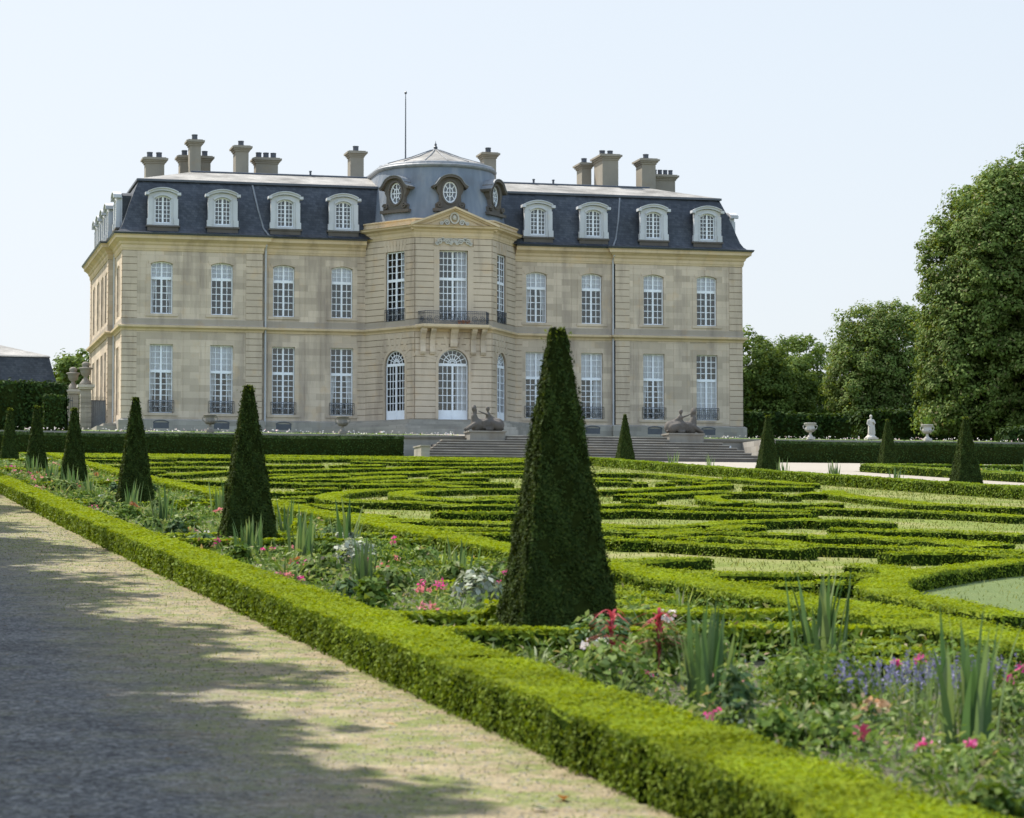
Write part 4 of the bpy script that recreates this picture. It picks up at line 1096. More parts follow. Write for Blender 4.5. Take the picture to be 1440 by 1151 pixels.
for path in PLAN:
    v = sum(p[1] for p in path)/len(path); u = sum(p[0] for p in path)/len(path)
    P_, Lh = resample(path, .4)
    w = .31+.0042*v
    if len(path) == 11: w = .46
    o = hedge('box_strip', path, w, .155 if len(path) < 11 else .18, step=.25+.003*v, dens=ldens(v), lsize=.022+.00055*v)
    curved = len(path) > 4
    lab = 'low clipped box hedge strip in the scrolling pattern between the topiary rows'
    if len(path) == 11: lab = 'curved box hedge looping round the green lawn at the right edge'
    elif curved: lab = 'curved low box scroll with a rounded end in the pattern of the parterre'
    tag(o, lab, 'hedge', None if len(path) == 11 else 'curved box scrolls of the parterre' if curved else GRP)
# lawn inside the ring on the right
ring = [p for p in PLAN if len(p) == 11][0]
RP, _ = resample(ring, .4); g = MB(); pts = [(p[0], p[1], gz(p[1])+.02) for p in RP]
n = len(pts); ce = (max(p[0] for p in pts)+1.0, sum(p[1] for p in pts)/n); pts.append((ce[0], ce[1], gz(ce[1])+.02))
g.add(pts, [(i+1, i, n) for i in range(n-1)]); struct(g.build('ring_lawn', 'lawn'))
# loose grass between the strips: nobody could count it
def tufts(n, u0, u1, v0, v1, size, mat, name, hmax=.07, pw=2.):
    v = v0+(v1-v0)*rng.uniform(0, 1, n)**pw; u = rng.uniform(u0, u1, n); a = rng.uniform(0, 2*math.pi, n)
    hh = hmax*rng.uniform(.4, 1, n)*(1+.01*v); ww = size*rng.uniform(.6, 1.3, n)*(1+.03*v); b = np.stack([u, v, gza(v)+.006], 1)
    d = np.stack([np.cos(a), np.sin(a), np.zeros(n)], 1)*ww[:, None]*.5; tip = b+np.stack([rng.normal(0, .5, n)*hh, rng.normal(0, .5, n)*hh, hh], 1)
    V = np.stack([b-d, b+d, tip], 1).reshape(-1, 3)
    return np_mesh(name, [(V, np.arange(n*3).reshape(-1, 3), 0)], [mat])
stuff(tufts(70000, 7.8, 31, 12, 110, .009, 'lawn_blade', 'parterre_grass', .05, 1.4), 'short rough grass between the box strips')

# ------------------------------------------------------------------ topiary
def topiary(U, V, H, b, nleaf, ls, label, rot=0., seed=0, tuft=True):
    root = empty('topiary', (U, V, gz(V))); tag(root, label, 'topiary', 'clipped yew obelisks'); root.rotation_euler.z = rot
    def hw(t): return np.where(t < .985, b/2*(1-t)+.05, .05)
    nz, ns = 40, 10; Vv = []
    ts = np.linspace(0, 1, nz)
    for t in ts:
        hh = float(hw(np.array(t))); q = []
        for s in range(4):
            for k in range(ns):
                f = -1+2*k/ns; p = [(f, -1), (1, f), (-f, 1), (-1, -f)][s]; q.append((p[0]*hh, p[1]*hh, t*H))
        Vv += q
    Vv = np.array(Vv); m = 4*ns; Vv[:, :2] *= .97; Vv += rng.normal(0, .008, Vv.shape)
    idx = np.arange(nz*m).reshape(nz, m)
    F = np.stack([idx[:-1], np.roll(idx[:-1], -1, 1), np.roll(idx[1:], -1, 1), idx[1:]], -1).reshape(-1, 4)
    t = 1-np.sqrt(rng.uniform(0.0008, 1, nleaf)); hh = hw(t); f = rng.uniform(-1, 1, nleaf); s = rng.integers(0, 4, nleaf)
    ca = np.array([0, math.pi/2, math.pi, -math.pi/2])[s]; nx = np.sin(ca); ny = -np.cos(ca); tx = np.cos(ca); ty = np.sin(ca)
    lump = .018*np.sin(t*23+f*5+s)+.012*np.sin(t*51-f*9+s*2)
    o = hh+rng.normal(-.004, .011, nleaf)+lump*.8
    P = np.stack([nx*o+tx*f*hh, ny*o+ty*f*hh, t*H], 1); Nn = np.stack([nx, ny, np.full(nleaf, .25)], 1)
    lv, lf = leaves(P, Nn, ls, .5, .42)
    np_mesh('foliage', [(Vv, F, 0), (lv, lf, 1)], ['yew_core', 'yew_leaf'], root)
    n = 110 if nleaf > 9000 else 70
    P = np.stack([rng.normal(0, .045, n), rng.normal(0, .045, n), H-.04+rng.uniform(-.05, .05, n)], 1)
    lv, lf = leaves(P, np.stack([rng.normal(0, .6, n), rng.normal(0, .6, n), np.full(n, .6)], 1), max(ls, .035), .5, .4)
    np_mesh('top_tuft', [(lv, lf, 0)], ['yew_tip'], root)
    g = MB(); g.lathe([(.05, -.15), (.045, .3)], (0, 0, 0), 8); g.build('trunk', 'bark', root)
    return root
TL = ['largest dark clipped yew obelisk, standing nearest in the flower bed', 'second largest dark yew obelisk, with iris leaves at its foot',
      'third yew obelisk from the front, before the left end of the house', 'fourth yew obelisk from the front along the path-side bed',
      'fifth yew obelisk from the front along the path-side bed', 'yew obelisk cut by the left edge of the view']
TP = [(4.99, 18.9, 2.39, .69), (4.96, 35.0, 2.25, .64), (5.14, 52.0, 2.28, .64), (5.24, 69.0, 2.15, .64), (5.3, 85.5, 2.25, .64), (5.25, 101, 2.16, .62)]
for (u, v, H, b), lb in zip(TP, TL): topiary(u, v, H, b, int(np.clip(1400000/v, 9000, 74000)), .019+.0005*v, lb)
for (u, v, H, b), lb in zip([(32.05, 73.4, 2.28, .78), (33.9, 96.5, 2.3, .72), (35.3, 121, 2.36, .74), (42.6, 105.8, 2.2, .68)],
      ['yew obelisk lit on its left face at the right edge, before the pale walk', 'yew obelisk just right of the house corner, before the tall dark hedge',
       'small yew obelisk standing in front of the garden steps', 'yew obelisk beyond the walk, right of the small white statue']):
    topiary(u, v, H, b, 14000, .05, lb)

# ------------------------------------------------------------------ terrace wall, steps, tall hedges
def coping(g, x0, x1, v, z): g.box(x0, x1, v-.14, v+.34, z, z+.10); g.box(x0, x1, v-.09, v+.3, z-.07, z-.002)
def twall(x0, x1, label):
    r = empty('terrace_wall', ((x0+x1)/2, TW, 7.0)); tag(r, label, 'wall'); a, b = -(x1-x0)/2, (x1-x0)/2
    g = MB(); g.box(a, b, 0, .3, -.3, 1.25); g.build('wall', 'grey_stone', r)
    g = MB(); coping(g, a, b, 0, 1.30); g.build('coping', 'old_stone', r); return r
twall(-60, 31.05, 'low stone terrace wall with coping behind the clipped hedge, left of the steps')
twall(44.25, 120, 'low stone terrace wall with coping behind the clipped hedge, right of the steps')
st_ = empty('garden_steps', (37.2, 132.6, 7.0)); tag(st_, 'broad weathered stone flight of garden steps up to the terrace', 'steps')
NS = 9
for k in range(NS):
    g = MB(); hw = 9.3-.26*k if k < 7 else 5.6; y0 = .45*k; z1 = .02+.155*(k+1)
    if k < 7: g.box(-hw, hw, y0, 4.35 if k < 6 else 3.4, -.4, z1-.05); g.box(-hw-.03, hw+.03, y0-.03, y0+.5, z1-.048, z1)
    else: g.box(-4.15 if k == 7 else -4.1, 4.9, y0, 4.6, -.4, z1-.05); g.box(-4.13, 4.88, y0-.03, y0+.5, z1-.048, z1)
    g.mi = [0]*6+[1]*6; so = g.build('step', ['dark_stone', 'grey_stone'], st_)
g = MB(); g.box(-9.7, -9.25, -1.2, .6, -.3, .55); g.box(-9.74, -9.21, -1.25, .64, .552, .62); g.build('side_wall', 'grey_stone', st_)
g = MB(); g.box(9.4, 9.75, -.2, 4.3, -.3, 1.2); g.build('side_wall', 'grey_stone', st_)
g = MB(); g.box(45.55, 46.0, TW-.05, TW-.004, 7.62, 8.02); tag(g.build('notice_plate', 'sign_white'), 'small blank white plate fixed to the wall right of the steps', 'sign')
h = hedge('tall_hedge', [(-6, 135.2), (27.2, 135.2)], 1.5, 1.12, step=1., dens=170, lsize=.10, mats=('yew_core', 'hornbeam_leaf', 'hornbeam_leaf'))
tag(h, 'dark square clipped hedge before the terrace wall, left of the steps', 'hedge')
h = hedge('tall_hedge', [(47.6, 135.2), (90, 135.2)], 1.5, 1.12, step=1., dens=170, lsize=.10, mats=('yew_core', 'hornbeam_leaf', 'hornbeam_leaf'))
tag(h, 'dark square clipped hedge before the terrace wall, right of the steps', 'hedge')
def tza(v): return np.array([tz(x) for x in np.atleast_1d(v)])
h = hedge('yew_hedge', [(-12, 149.6), (10.75, 149.6)], 2.4, 2.55, zf=tza, step=1., dens=110, lsize=.22, mats=('yew_core', 'hornbeam_leaf', 'hornbeam_leaf'), rough=.22)
tag(h, 'tall shaggy dark hedge below the slate roof at the far left', 'hedge')
h = hedge('yew_hedge', [(9.5, 146.5), (10.5, 146.5)], 1.2, 1.95, zf=tza, step=.6, dens=150, lsize=.16, mats=('yew_core', 'hornbeam_leaf', 'hornbeam_leaf'), rough=.1)
tag(h, 'short clipped hedge block beside the iron gate at the left', 'hedge')

# sculpted figures: overlapping capsules fused by a voxel remesh
_ico = None
def sculpt(name, caps, mat, parent=None, vox=.03, loc=None, smooth_it=3):
    import bmesh
    bm = bmesh.new(); bmesh.ops.create_icosphere(bm, subdivisions=2, radius=1)
    bm.verts.ensure_lookup_table(); iv = np.array([v.co[:] for v in bm.verts]); jf = np.array([[v.index for v in f.verts] for f in bm.faces]); bm.free()
    Vs = []; Fs = []; o = 0
    for c in caps:
        p0, p1, r0, r1 = np.array(c[0], float), np.array(c[1], float), c[2], c[3]; sc_ = np.array(c[4] if len(c) > 4 else (1, 1, 1), float)
        n = max(2, int(np.linalg.norm(p1-p0)/(min(r0, r1)*.5))+1)
        for t in np.linspace(0, 1, n):
            Vs.append(iv*(r0+(r1-r0)*t)*sc_+p0+(p1-p0)*t); Fs.append(jf+o); o += len(iv)
    me = bpy.data.meshes.new('t'); me.from_pydata(np.concatenate(Vs).tolist(), [], np.concatenate(Fs).tolist()); ob = bpy.data.objects.new('t', me); COL.objects.link(ob)
    m = ob.modifiers.new('r', 'REMESH'); m.mode = 'VOXEL'; m.voxel_size = vox
    s = ob.modifiers.new('s', 'SMOOTH'); s.iterations = smooth_it; s.factor = .5
    dg = bpy.context.evaluated_depsgraph_get(); nm = bpy.data.meshes.new_from_object(ob.evaluated_get(dg)); nm.name = name
    bpy.data.objects.remove(ob); nm.materials.clear(); nm.materials.append(MATS[mat])
    nm.polygons.foreach_set('use_smooth', [True]*len(nm.polygons))
    return link(name, nm, parent, loc)
def sphinx(x, label, flip):
    r = empty('sculpture_group', (x, TW-.35, 8.05)); tag(r, label, 'sculpture')
    g = MB(); g.box(-.97, .97, -.62, .62, -.95, .50); g.box(-1.03, 1.03, -.68, .68, .502, .585); g.box(-1.02, 1.02, -.67, .67, -.95, -.45); g.build('pedestal', 'old_stone', r)
    f = flip; z = .60
    C = [((-.66*f, 0, z+.26), (.45*f, 0, z+.28), .33, .28), ((.45*f, 0, z+.2), (.55*f, 0, z+.62), .27, .17), ((.55*f, 0, z+.62), (.56*f, -.02, z+.82), .13, .08), ((.57*f, -.03, z+.98), (.58*f, -.05, z+1.0), .13, .12),
         ((.55*f, .0, z+1.08), (.52*f, .03, z+1.04), .10, .10), ((.47*f, .02, z+.95), (.44*f, .03, z+.8), .07, .05),
         ((.5*f, -.2, z+.3), (.95*f, -.22, z+.07), .12, .08), ((.5*f, .2, z+.3), (.95*f, .22, z+.07), .12, .08),
         ((-.62*f, -.22, z+.22), (-.35*f, -.28, z+.34), .24, .14), ((-.35*f, -.28, z+.3), (-.3*f, -.3, z+.06), .12, .07), ((-.3*f, -.3, z+.06), (-.02*f, -.32, z+.06), .07, .06),
         ((-.62*f, .22, z+.22), (-.35*f, .28, z+.34), .24, .14), ((-.85*f, 0, z+.1), (-.9*f, -.25, z+.08), .05, .04),
         # small riding figure, arm raised
         ((-.12*f, 0, z+.42), (-.16*f, -.02, z+.72), .15, .13), ((-.16*f, -.02, z+.72), (-.14*f, -.03, z+.84), .1, .05), ((-.13*f, -.05, z+.98), (-.12*f, -.06, z+1.0), .11, .10),
         ((-.10*f, -.14, z+.72), (.16*f, -.2, z+.80), .055, .045), ((.16*f, -.2, z+.80), (.36*f, -.14, z+.88), .045, .035), ((-.2*f, .1, z+.7), (-.42*f, .1, z+.5), .055, .04),
         ((-.08*f, -.16, z+.45), (.14*f, -.27, z+.38), .085, .07), ((.14*f, -.27, z+.38), (.12*f, -.3, z+.12), .06, .045),
         ((-.3*f, .05, z+.62), (-.55*f, .05, z+.42), .10, .16)]
    fg = sculpt('figures', C, 'dark_stone', r, .035); fg.scale = (1.08, 1.05, 1.2); fg.location.z = -.12
sphinx(32.08, 'dark weathered stone sphinx group with small rider, left of the garden steps', -1)
sphinx(43.15, 'dark weathered stone sphinx group with small rider, right of the garden steps', 1)
def urn(x, v, label, plant=False, z=None, s=1., mat='old_stone'):
    z0 = tz(v) if z is None else z
    r = empty('garden_urn', (x, v, z0)); tag(r, label, 'urn'); r.scale = (s,)*3
    g = MB(); g.lathe([(.20, 0), (.20, .12), (.17, .13)], (0, 0, 0), 4, square=True); g.lathe([(.15, .12), (.16, .16), (.09, .22), (.06, .30), (.08, .34), (.06, .38)], (0, 0, 0), 14); g.build('foot', mat, r)
    g = MB(); g.lathe([(.05, .38), (.16, .41), (.24, .48), (.27, .56), (.24, .63), (.22, .70), (.25, .78), (.33, .83), (.34, .86), (.30, .87), (.22, .84)], (0, 0, 0), 18)
    for k in range(14):
        a = 2*math.pi*k/14; g.tube([(.15*math.cos(a), .15*math.sin(a), .40), (.25*math.cos(a), .25*math.sin(a), .49), (.275*math.cos(a), .275*math.sin(a), .57)], .025, 5)
    g.build('bowl', mat, r, True)
    for sx in (-1, 1):
        g = MB(); g.tube([(sx*.24, 0, .52), (sx*.36, 0, .58), (sx*.39, 0, .70), (sx*.32, 0, .78), (sx*.27, 0, .72)], .03, 6); g.build('handle', mat, r)
    if plant:
        n = 160; P = np.stack([rng.normal(0, .12, n), rng.normal(0, .12, n), .9+rng.uniform(0, .42, n)], 1); lv, lf = leaves(P, rng.normal(0, 1, (n, 3))+[0, 0, .6], .12, .6, .35)
        o = np_mesh('urn_plant', [(lv, lf, 0)], ['bush_leaf'], loc=(x, v, z0)); tag(o, 'dark leafy plant growing in the rightmost stone urn', 'plant')
for x, lb, p, m in ((17.5, 'stone urn with handles on the terrace edge, below the second window from the left', False, 'old_stone'), (24.55, 'stone urn with handles on the terrace edge, before the middle left windows', False, 'old_stone'),
      (50.85, 'grey stone urn with handles between the house and the white statue', False, 'pale_stone'), (57.8, 'grey stone urn with a dark plant in it, right of the white statue', True, 'pale_stone')):
    urn(x, TW+.65, lb, p, 8.46, 1.05, m)
# statue
r = empty('statue', (54.5, TW+.8, 8.5)); tag(r, 'small pale stone statue of a draped standing figure on the terrace edge', 'statue')
g = MB(); g.box(-.3, .3, -.3, .3, 0, .10); g.lathe([(.34, .10), (.30, .16), (.22, .22), (.2, .28)], (0, 0, 0), 12); g.build('base', 'pale_stone', r)
C = [((-.07, 0, .28), (-.06, 0, .7), .12, .115), ((.08, -.03, .28), (.06, -.02, .7), .11, .115), ((0, .02, .3), (0, 0, .62), .17, .15), ((0, 0, .72), (.0, 0, 1.0), .135, .13), ((-.12, 0, 1.07), (.12, 0, 1.07), .07, .07), ((0, 0, 1.02), (0, 0, 1.1), .12, .09), ((0, 0, 1.12), (0, -.01, 1.2), .05, .05),
     ((0, -.015, 1.26), (0, -.02, 1.31), .075, .08), ((0, .03, 1.31), (0, .05, 1.27), .075, .06), ((-.17, 0, 1.06), (-.22, -.03, .85), .055, .045), ((-.22, -.03, .85), (-.12, -.14, .74), .042, .035), ((.17, 0, 1.06), (.2, -.1, .9), .055, .045), ((.2, -.1, .9), (.06, -.16, 1.0), .042, .035),
     ((.16, .02, .95), (.2, .04, .34), .06, .08), ((-.12, -.08, .75), (-.15, -.1, .32), .04, .055), ((.02, -.12, .72), (.0, -.14, .32), .035, .05)]
sculpt('figure', C, 'pale_stone', r, .022).scale = (1, 1, 1)

# gate with urn-topped piers, left of the house
def pier(x, v, zt, label):
    z0 = 10.0; r = empty('gate_pier', (x, v, z0)); tag(r, label, 'gate pier'); hh = zt-z0
    g = MB(); g.box(-.33, .33, -.33, .33, -.3, hh-.3)
    for k in range(int((hh-.3)/.32)): g.box(-.36, .36, -.36, .36, .02+k*.32, .30+k*.32)
    g.build('shaft', 'grey_stone', r)
    g = MB(); g.box(-.46, .46, -.46, .46, hh-.3, hh-.18); g.box(-.56, .56, -.56, .56, hh-.178, hh); g.build('capital', 'pale_stone', r)
    g = MB(); g.lathe([(.42, hh), (.40, hh+.12), (.2, hh+.38), (.14, hh+.46), (.12, hh+.55), (.30, hh+.68), (.36, hh+.88), (.36, hh+1.0), (.50, hh+1.10), (.44, hh+1.15), (.26, hh+1.18), (.2, hh+1.22), (.28, hh+1.3), (.26, hh+1.45), (.12, hh+1.54)], (0, 0, 0), 14); g.build('urn_finial', 'old_stone', r, True)
pier(14.1, 176.2, 13.45, 'tall stone gate pier with urn on top beside the left wall of the house')
pier(13.75, 182.5, 13.55, 'farther stone gate pier with urn, behind the first one')
r = empty('iron_gate', (11.7, 178.5, 10.1)); tag(r, 'grey iron railing gate between the dark hedge and the stone piers', 'gate')
g = MB(); F = FR((-3.2, 0), (1.75, 0))
for k in range(34): fbox(g, F, .02+k*.148, .05+k*.148, 0, 2.75+.12*math.sin(k*.5), -.02, .02)
for z in (.1, .9, 2.4): fbox(g, F, 0, F.len, z, z+.06, -.03, .03)
g.build('bars', 'iron', r)
g = MB(); fbox(g, F, 0, F.len, 0, .9, -.012, .012); g.build('kick_panel', 'iron', r)
r = empty('iron_gate', (14.95, 176.4, 10.1)); tag(r, 'narrow grey iron gate leaf between the pier and the house wall', 'gate')
g = MB(); F = FR((-.5, 0), (.5, 0)); [fbox(g, F, .03+k*.13, .06+k*.13, 0, 2.6, -.02, .02) for k in range(8)]; fbox(g, F, 0, 1, .1, .16, -.03, .03); fbox(g, F, 0, 1, 2.3, 2.36, -.03, .03); g.build('bars', 'iron', r)
g = MB(); fbox(g, F, 0, 1, .16, 2.3, -.011, .011); g.build('sheet_panel', 'lead', r)
# outbuilding far left
r = empty('outbuilding', (4, 200, 10.2)); tag(r, 'low stable building with steep dark slate mansard roof behind the hedge', 'building')
g = MB(); g.box(-16, 9.9, 0, 12, -.3, 3.6); g.build('wall', 'ashlar', r)
g = MB(); rr = rect(-16, 9.9, 0, 12); g.sweep(rr, [(.5, 3.55), (.42, 3.85), (.1, 4.6), (-.25, 5.6), (-.6, 6.98)], closed=True); g.build('mansard', 'slate', r)
g = MB(); g.sweep(rr, [(-.5, 6.96), (-.6, 7.06), (-4.6, 8.25), (-5.9, 8.3)], closed=True); g.build('roof', 'roof_top', r)
g = MB(); g.lathe([(.35, 8.1), (.3, 8.4), (.12, 8.5), (.3, 8.75), (.28, 8.9), (.1, 9.0), (.05, 9.3)], (2.2, 4.0, 0), 10); g.build('roof_urn', 'lead', r)
g = MB(); g.lathe([(.1, 8.1), (.12, 8.5), (.02, 8.7)], (3.9, 4.4, 0), 8); g.build('roof_vent', 'lead', r)
for k in range(5):
    w_ = g = MB(); F = FR((-14+k*5, -.0), (-12.7+k*5, 0)); fbox(g, F, 0, 1.3, .9, 2.9, -.05, .04); g.build('window', 'white_paint', r)
# outbuilding far right
r = empty('outbuilding', (92, 236, 10.2)); tag(r, 'pale low house with grey slate roof glimpsed between the trees at right', 'building')
g = MB(); F = FR((-8, 0), (14, 0)); wn = [opening(u, 1.1, 1.0, 3.6) for u in (1.5, 4.5, 7.5, 10.5, 13.5, 16.5)]; plate(g, F, [(0, -.3), (F.len, -.3), (F.len, 5.2), (0, 5.2)], wn, 0, .2); g.box(-8, 14, .4, 9, -.3, 5.19); g.build('wall', 'pale_stone', r)
for u in (1.5, 4.5, 7.5, 10.5, 13.5, 16.5):
    g = MB(); fbox(g, F, u-.55, u+.55, 1.0, 3.6, -.2, -.16); w_ = g.build('window', 'interior_dark', r); g = MB(); fbox(g, F, u-.04, u+.04, 1, 3.6, -.155, -.13); fbox(g, F, u-.55, u+.55, 2.6, 2.68, -.15, -.12); g.build('frame', 'white_paint', w_)
g = MB(); g.sweep(rect(-8, 14, 0, 9), [(.4, 5.15), (.4, 5.25), (-4.4, 8.6)], closed=True); g.build('roof', 'lead', r)
# ------------------------------------------------------------------ trees
def crown(name, shells, nclump, nleaf, ls, mats, parent, spread=.5, drop=.25, boxy=2.6):
    """leaf clumps spread over and through ellipsoids (cx,cy,cz,rx,ry,rz)"""
    S = np.array(shells, float); area = (S[:, 3]*S[:, 4]+S[:, 3]*S[:, 5]+S[:, 4]*S[:, 5]); pr = area/area.sum()
    k = rng.choice(len(S), nclump, p=pr); d = unit(rng.normal(0, 1, (nclump, 3)))
    pw = S[k]; ex = 1.0/ (np.abs(d)**boxy).sum(1)**(1/boxy)      # slightly boxy
    rad = (1-.45*rng.uniform(0, 1, nclump)**2.2)*ex*(1+.07*rng.normal(0, 1, nclump))
    c = pw[:, :3]+d*pw[:, 3:]*rad[:, None]
    # leaves of every clump
    ci = np.repeat(np.arange(nclump), nleaf); n = len(ci)
    cs = spread*(.6+.8*rng.uniform(0, 1, nclump))
    off = rng.normal(0, 1, (n, 3)); off = unit(off)*(rng.uniform(.25, 1, n)**.6)[:, None]*cs[ci][:, None]*np.array([1.25, 1.25, .85]); P = c[ci]+off
    Nn = d[ci]*.35+np.array([0, 0, .55])+unit(off)*.85
    P[:, 2] -= drop*np.linalg.norm(off[:, :2], axis=1)
    P[:, 2] = np.maximum(P[:, 2], .25+rng.uniform(0, .4, n))
    lv, lf = leaves(P, Nn, ls, .38, .62)
    return np_mesh(name, [(lv, lf, 0)], mats, parent)
def trunk(parent, h, r, limbs, mat='bark', lean=(0, 0)):
    g = MB(); g.tube([(0, 0, -.3), (lean[0]*.3, lean[1]*.3, h*.4), (lean[0], lean[1], h)], [r*1.15, r*.85, r*.5], 10); g.build('trunk', mat, parent)
    for k in range(limbs):
        a = 2*math.pi*k/limbs+.4; z = h*(.45+.5*k/limbs); l = h*.42
        g = MB(); g.tube([(lean[0]*z/h, lean[1]*z/h, z), (l*.5*math.cos(a), l*.5*math.sin(a), z+l*.4), (l*math.cos(a), l*math.sin(a), z+l*.9)], [r*.42, r*.28, r*.1], 6); g.build('limb', mat, parent)
def tree(name, x, y, z, label, shells, nclump, nleaf, ls, leaf, th, tr, spread=.5, limbs=5, group=None, boxy=2.6):
    r = empty(name, (x, y, z)); tag(r, label, 'tree', group)
    trunk(r, th, tr, limbs)
    crown('crown', shells, nclump, nleaf, ls, [leaf], r, spread, boxy=boxy)
    return r
# clipped chestnuts at the right
tree('chestnut_tree', 76.0, 168, 10.2, 'tall chestnut with a sheer clipped face, leftmost of the big trees at the right', [(-2.7, -1, 6.2, 2.3, 3.4, 5.4), (-1.2, -2, 11, 3.0, 3.6, 4.6), (.8, -2.2, 7.2, 2.6, 3.4, 6.2), (.6, 0, 14.0, 3.2, 4, 3.6), (2.8, -1, 11, 2.6, 4, 6.4), (-3.5, 0, 11.4, 1.7, 2.6, 3.4), (-1.9, -1, 14.6, 2.0, 3, 2.6), (.3, -1, 16.2, 2.2, 3, 2.4), (-3.9, 0, 4.0, 1.5, 2.4, 3.6), (-1.5, 1.5, 5, 3.4, 2.5, 4.2), (1.5, 1.5, 4, 3, 2.5, 3.4)], 2800, 84, .25, 'chestnut_leaf', 9, .4, .62, boxy=3.6)
tree('chestnut_tree', 81.6, 166, 10.2, 'tallest chestnut, cut off by the right edge of the view', [(-2.2, -2.4, 10.5, 2.4, 3, 8.2), (.6, -2, 9.5, 2.6, 3.4, 9), (0, 0, 16.6, 4.2, 5, 4.0), (2.5, -1, 12, 3, 4, 8)], 1300, 84, .25, 'chestnut_leaf', 11, .45, .62, boxy=3.4)
tree('chestnut_tree', 76.9, 156.5, 9.6, 'chestnut with browning leaves and a bare lower trunk at the right edge', [(.2, 0, 6.2, 2.4, 3, 4.6), (2.2, 0, 8.6, 2.6, 4, 5.2), (1.2, -1, 3.6, 2.2, 2.6, 2.2)], 800, 84, .22, 'chestnut_dry', 7, .28, .5, boxy=3)
tree('lime_tree', 80.4, 200, 10.2, 'round-headed clipped tree standing alone between the house and the chestnuts', [(-.2, 0, 7.4, 4.3, 4.3, 4.9), (-1.8, -.6, 6, 2.9, 3.4, 4), (1.6, 0, 8.6, 2.9, 3.3, 3.6), (0, 0, 3.8, 3.9, 3.8, 3.6)], 1000, 80, .24, 'chestnut_leaf', 7, .4, .6)
tree('lime_tree', 77.6, 214, 10.2, 'lower rounded tree left of the lone round-headed tree', [(0, 0, 6.2, 3.3, 3.5, 4.6), (-2.4, 0, 4.8, 2.4, 3, 3.8), (2.5, 0, 4.0, 2.4, 3, 3.4)], 750, 70, .25, 'lime_leaf', 5, .3, .6)
tree('lime_tree', 69.2, 203, 10.2, 'tree half hidden behind the right corner of the house', [(0, 0, 5.6, 3.4, 3.6, 4.4), (-2.8, 0, 5.6, 2.8, 3.2, 4.0), (1.4, 0, 4.2, 2.8, 3, 3.6)], 750, 70, .25, 'lime_leaf', 5, .3, .6)
tree('lime_tree', 74.0, 208, 10.2, 'small leafy tree filling the gap right of the house corner', [(0, 0, 4.2, 2.8, 3, 3.9), (1.4, .5, 5.8, 1.8, 2, 2.6)], 450, 70, .25, 'lime_leaf', 4, .25, .55)
tree('lime_tree', 17.4, 222, 10.2, 'tree top showing behind the slate roof at the far left', [(0, 0, 5.2, 3.0, 3, 3.6)], 450, 36, .36, 'lime_leaf', 4, .3, .6)
def dark_mass(name, path, w, h, label):
    o = hedge(name, path, w, h, zf=tza, step=1.2, dens=55, lsize=.34, mats=('yew_core', 'hornbeam_leaf', 'hornbeam_leaf'), rough=.35, top_jit=.8); tag(o, label, 'hedge'); return o
dark_mass('shrub_bank', [(60.5, 194), (82.5, 194)], 3, 3.1, 'dark shady shrub bank under the trees behind the urn and statue')
dark_mass('shrub_bank', [(69.5, 178), (96, 178)], 2.5, 2.4, 'dark shady shrub bank below the big chestnuts at the right')
dark_mass('ground_shrub', [(68.5, 151), (90, 151)], 2.2, .75, 'low green shrubs on the terrace at the foot of the right chestnuts')
# trees beside the path, outside the view: they throw the shade on the gravel
TREES_LEFT = [(-3.6, 9.0, 4.6, 3.6), (-3.9, 17.0, 5.0, 3.8), (-3.5, 24.5, 5.2, 3.6), (-3.9, 33, 5.4, 3.8), (-3.4, 41.5, 5.4, 3.8), (-3.8, 50.5, 5.4, 3.8), (-3.2, 60, 5.4, 3.8), (-3.4, 70, 5.4, 3.8), (-2.4, 81, 5.4, 3.6)]
ORD = ['nearest', 'second', 'third', 'fourth', 'fifth', 'sixth', 'seventh', 'eighth', 'ninth']
for k, (x, y, zc, rr) in enumerate(TREES_LEFT):
    tree('path_tree', x-.35, y, gz(y), 'leafy tree beside the gravel path, %s along the row that shades it' % ORD[k], [(-.2, 0, zc+1.4, 2.6, 4.6, 3.4), (-1.8, 1, zc+4.2, 2.8, 4.4, 3.0)], 900, 42, .42, 'lime_leaf', 4, .22, .55, 3, 'trees shading the path')

# ------------------------------------------------------------------ flower bed
def blade(V, F, p, a, l, w, bend, droop, n=5):
    d = np.array([math.cos(a), math.sin(a), 0]); q = np.array([-d[1], d[0], 0]); o = len(V)
    for i in range(n+1):
        t = i/n; c = np.array(p)+d*(bend*l*t+droop*l*t*t*t)+np.array([0, 0, l*(t-.55*droop*t*t*t)])
        ww = w*(1-t**2.2)*.5+.001; V.append(c-q*ww); V.append(c+q*ww)
    for i in range(n): F.append((o+2*i, o+2*i+1, o+2*i+3, o+2*i+2))
def iris(name, u, v, h, n, label, spread=.12, mat='iris_leaf', w=.032, z=None, bend=.11, droop=.05, group=None):
    V = []; F = []
    for k in range(n):
        a = rng.uniform(0, 2*math.pi); r = spread*rng.uniform(0, 1)
        blade(V, F, (r*math.cos(a), r*math.sin(a), 0), a+rng.normal(0, .5), h*rng.uniform(.55, 1.05), w*rng.uniform(.7, 1.2), bend*rng.uniform(.2, 1.5), droop*rng.uniform(0, 2.2))
    o = np_mesh(name, [(np.array(V), np.array(F), 0)], [mat], loc=(u, v, (gz(v) if z is None else z)))
    tag(o, label, 'plant', group); return o
def ball(n, r, zc, zr): return np.stack([rng.normal(0, r, n), rng.normal(0, r, n), zc+rng.normal(0, zr, n)], 1)
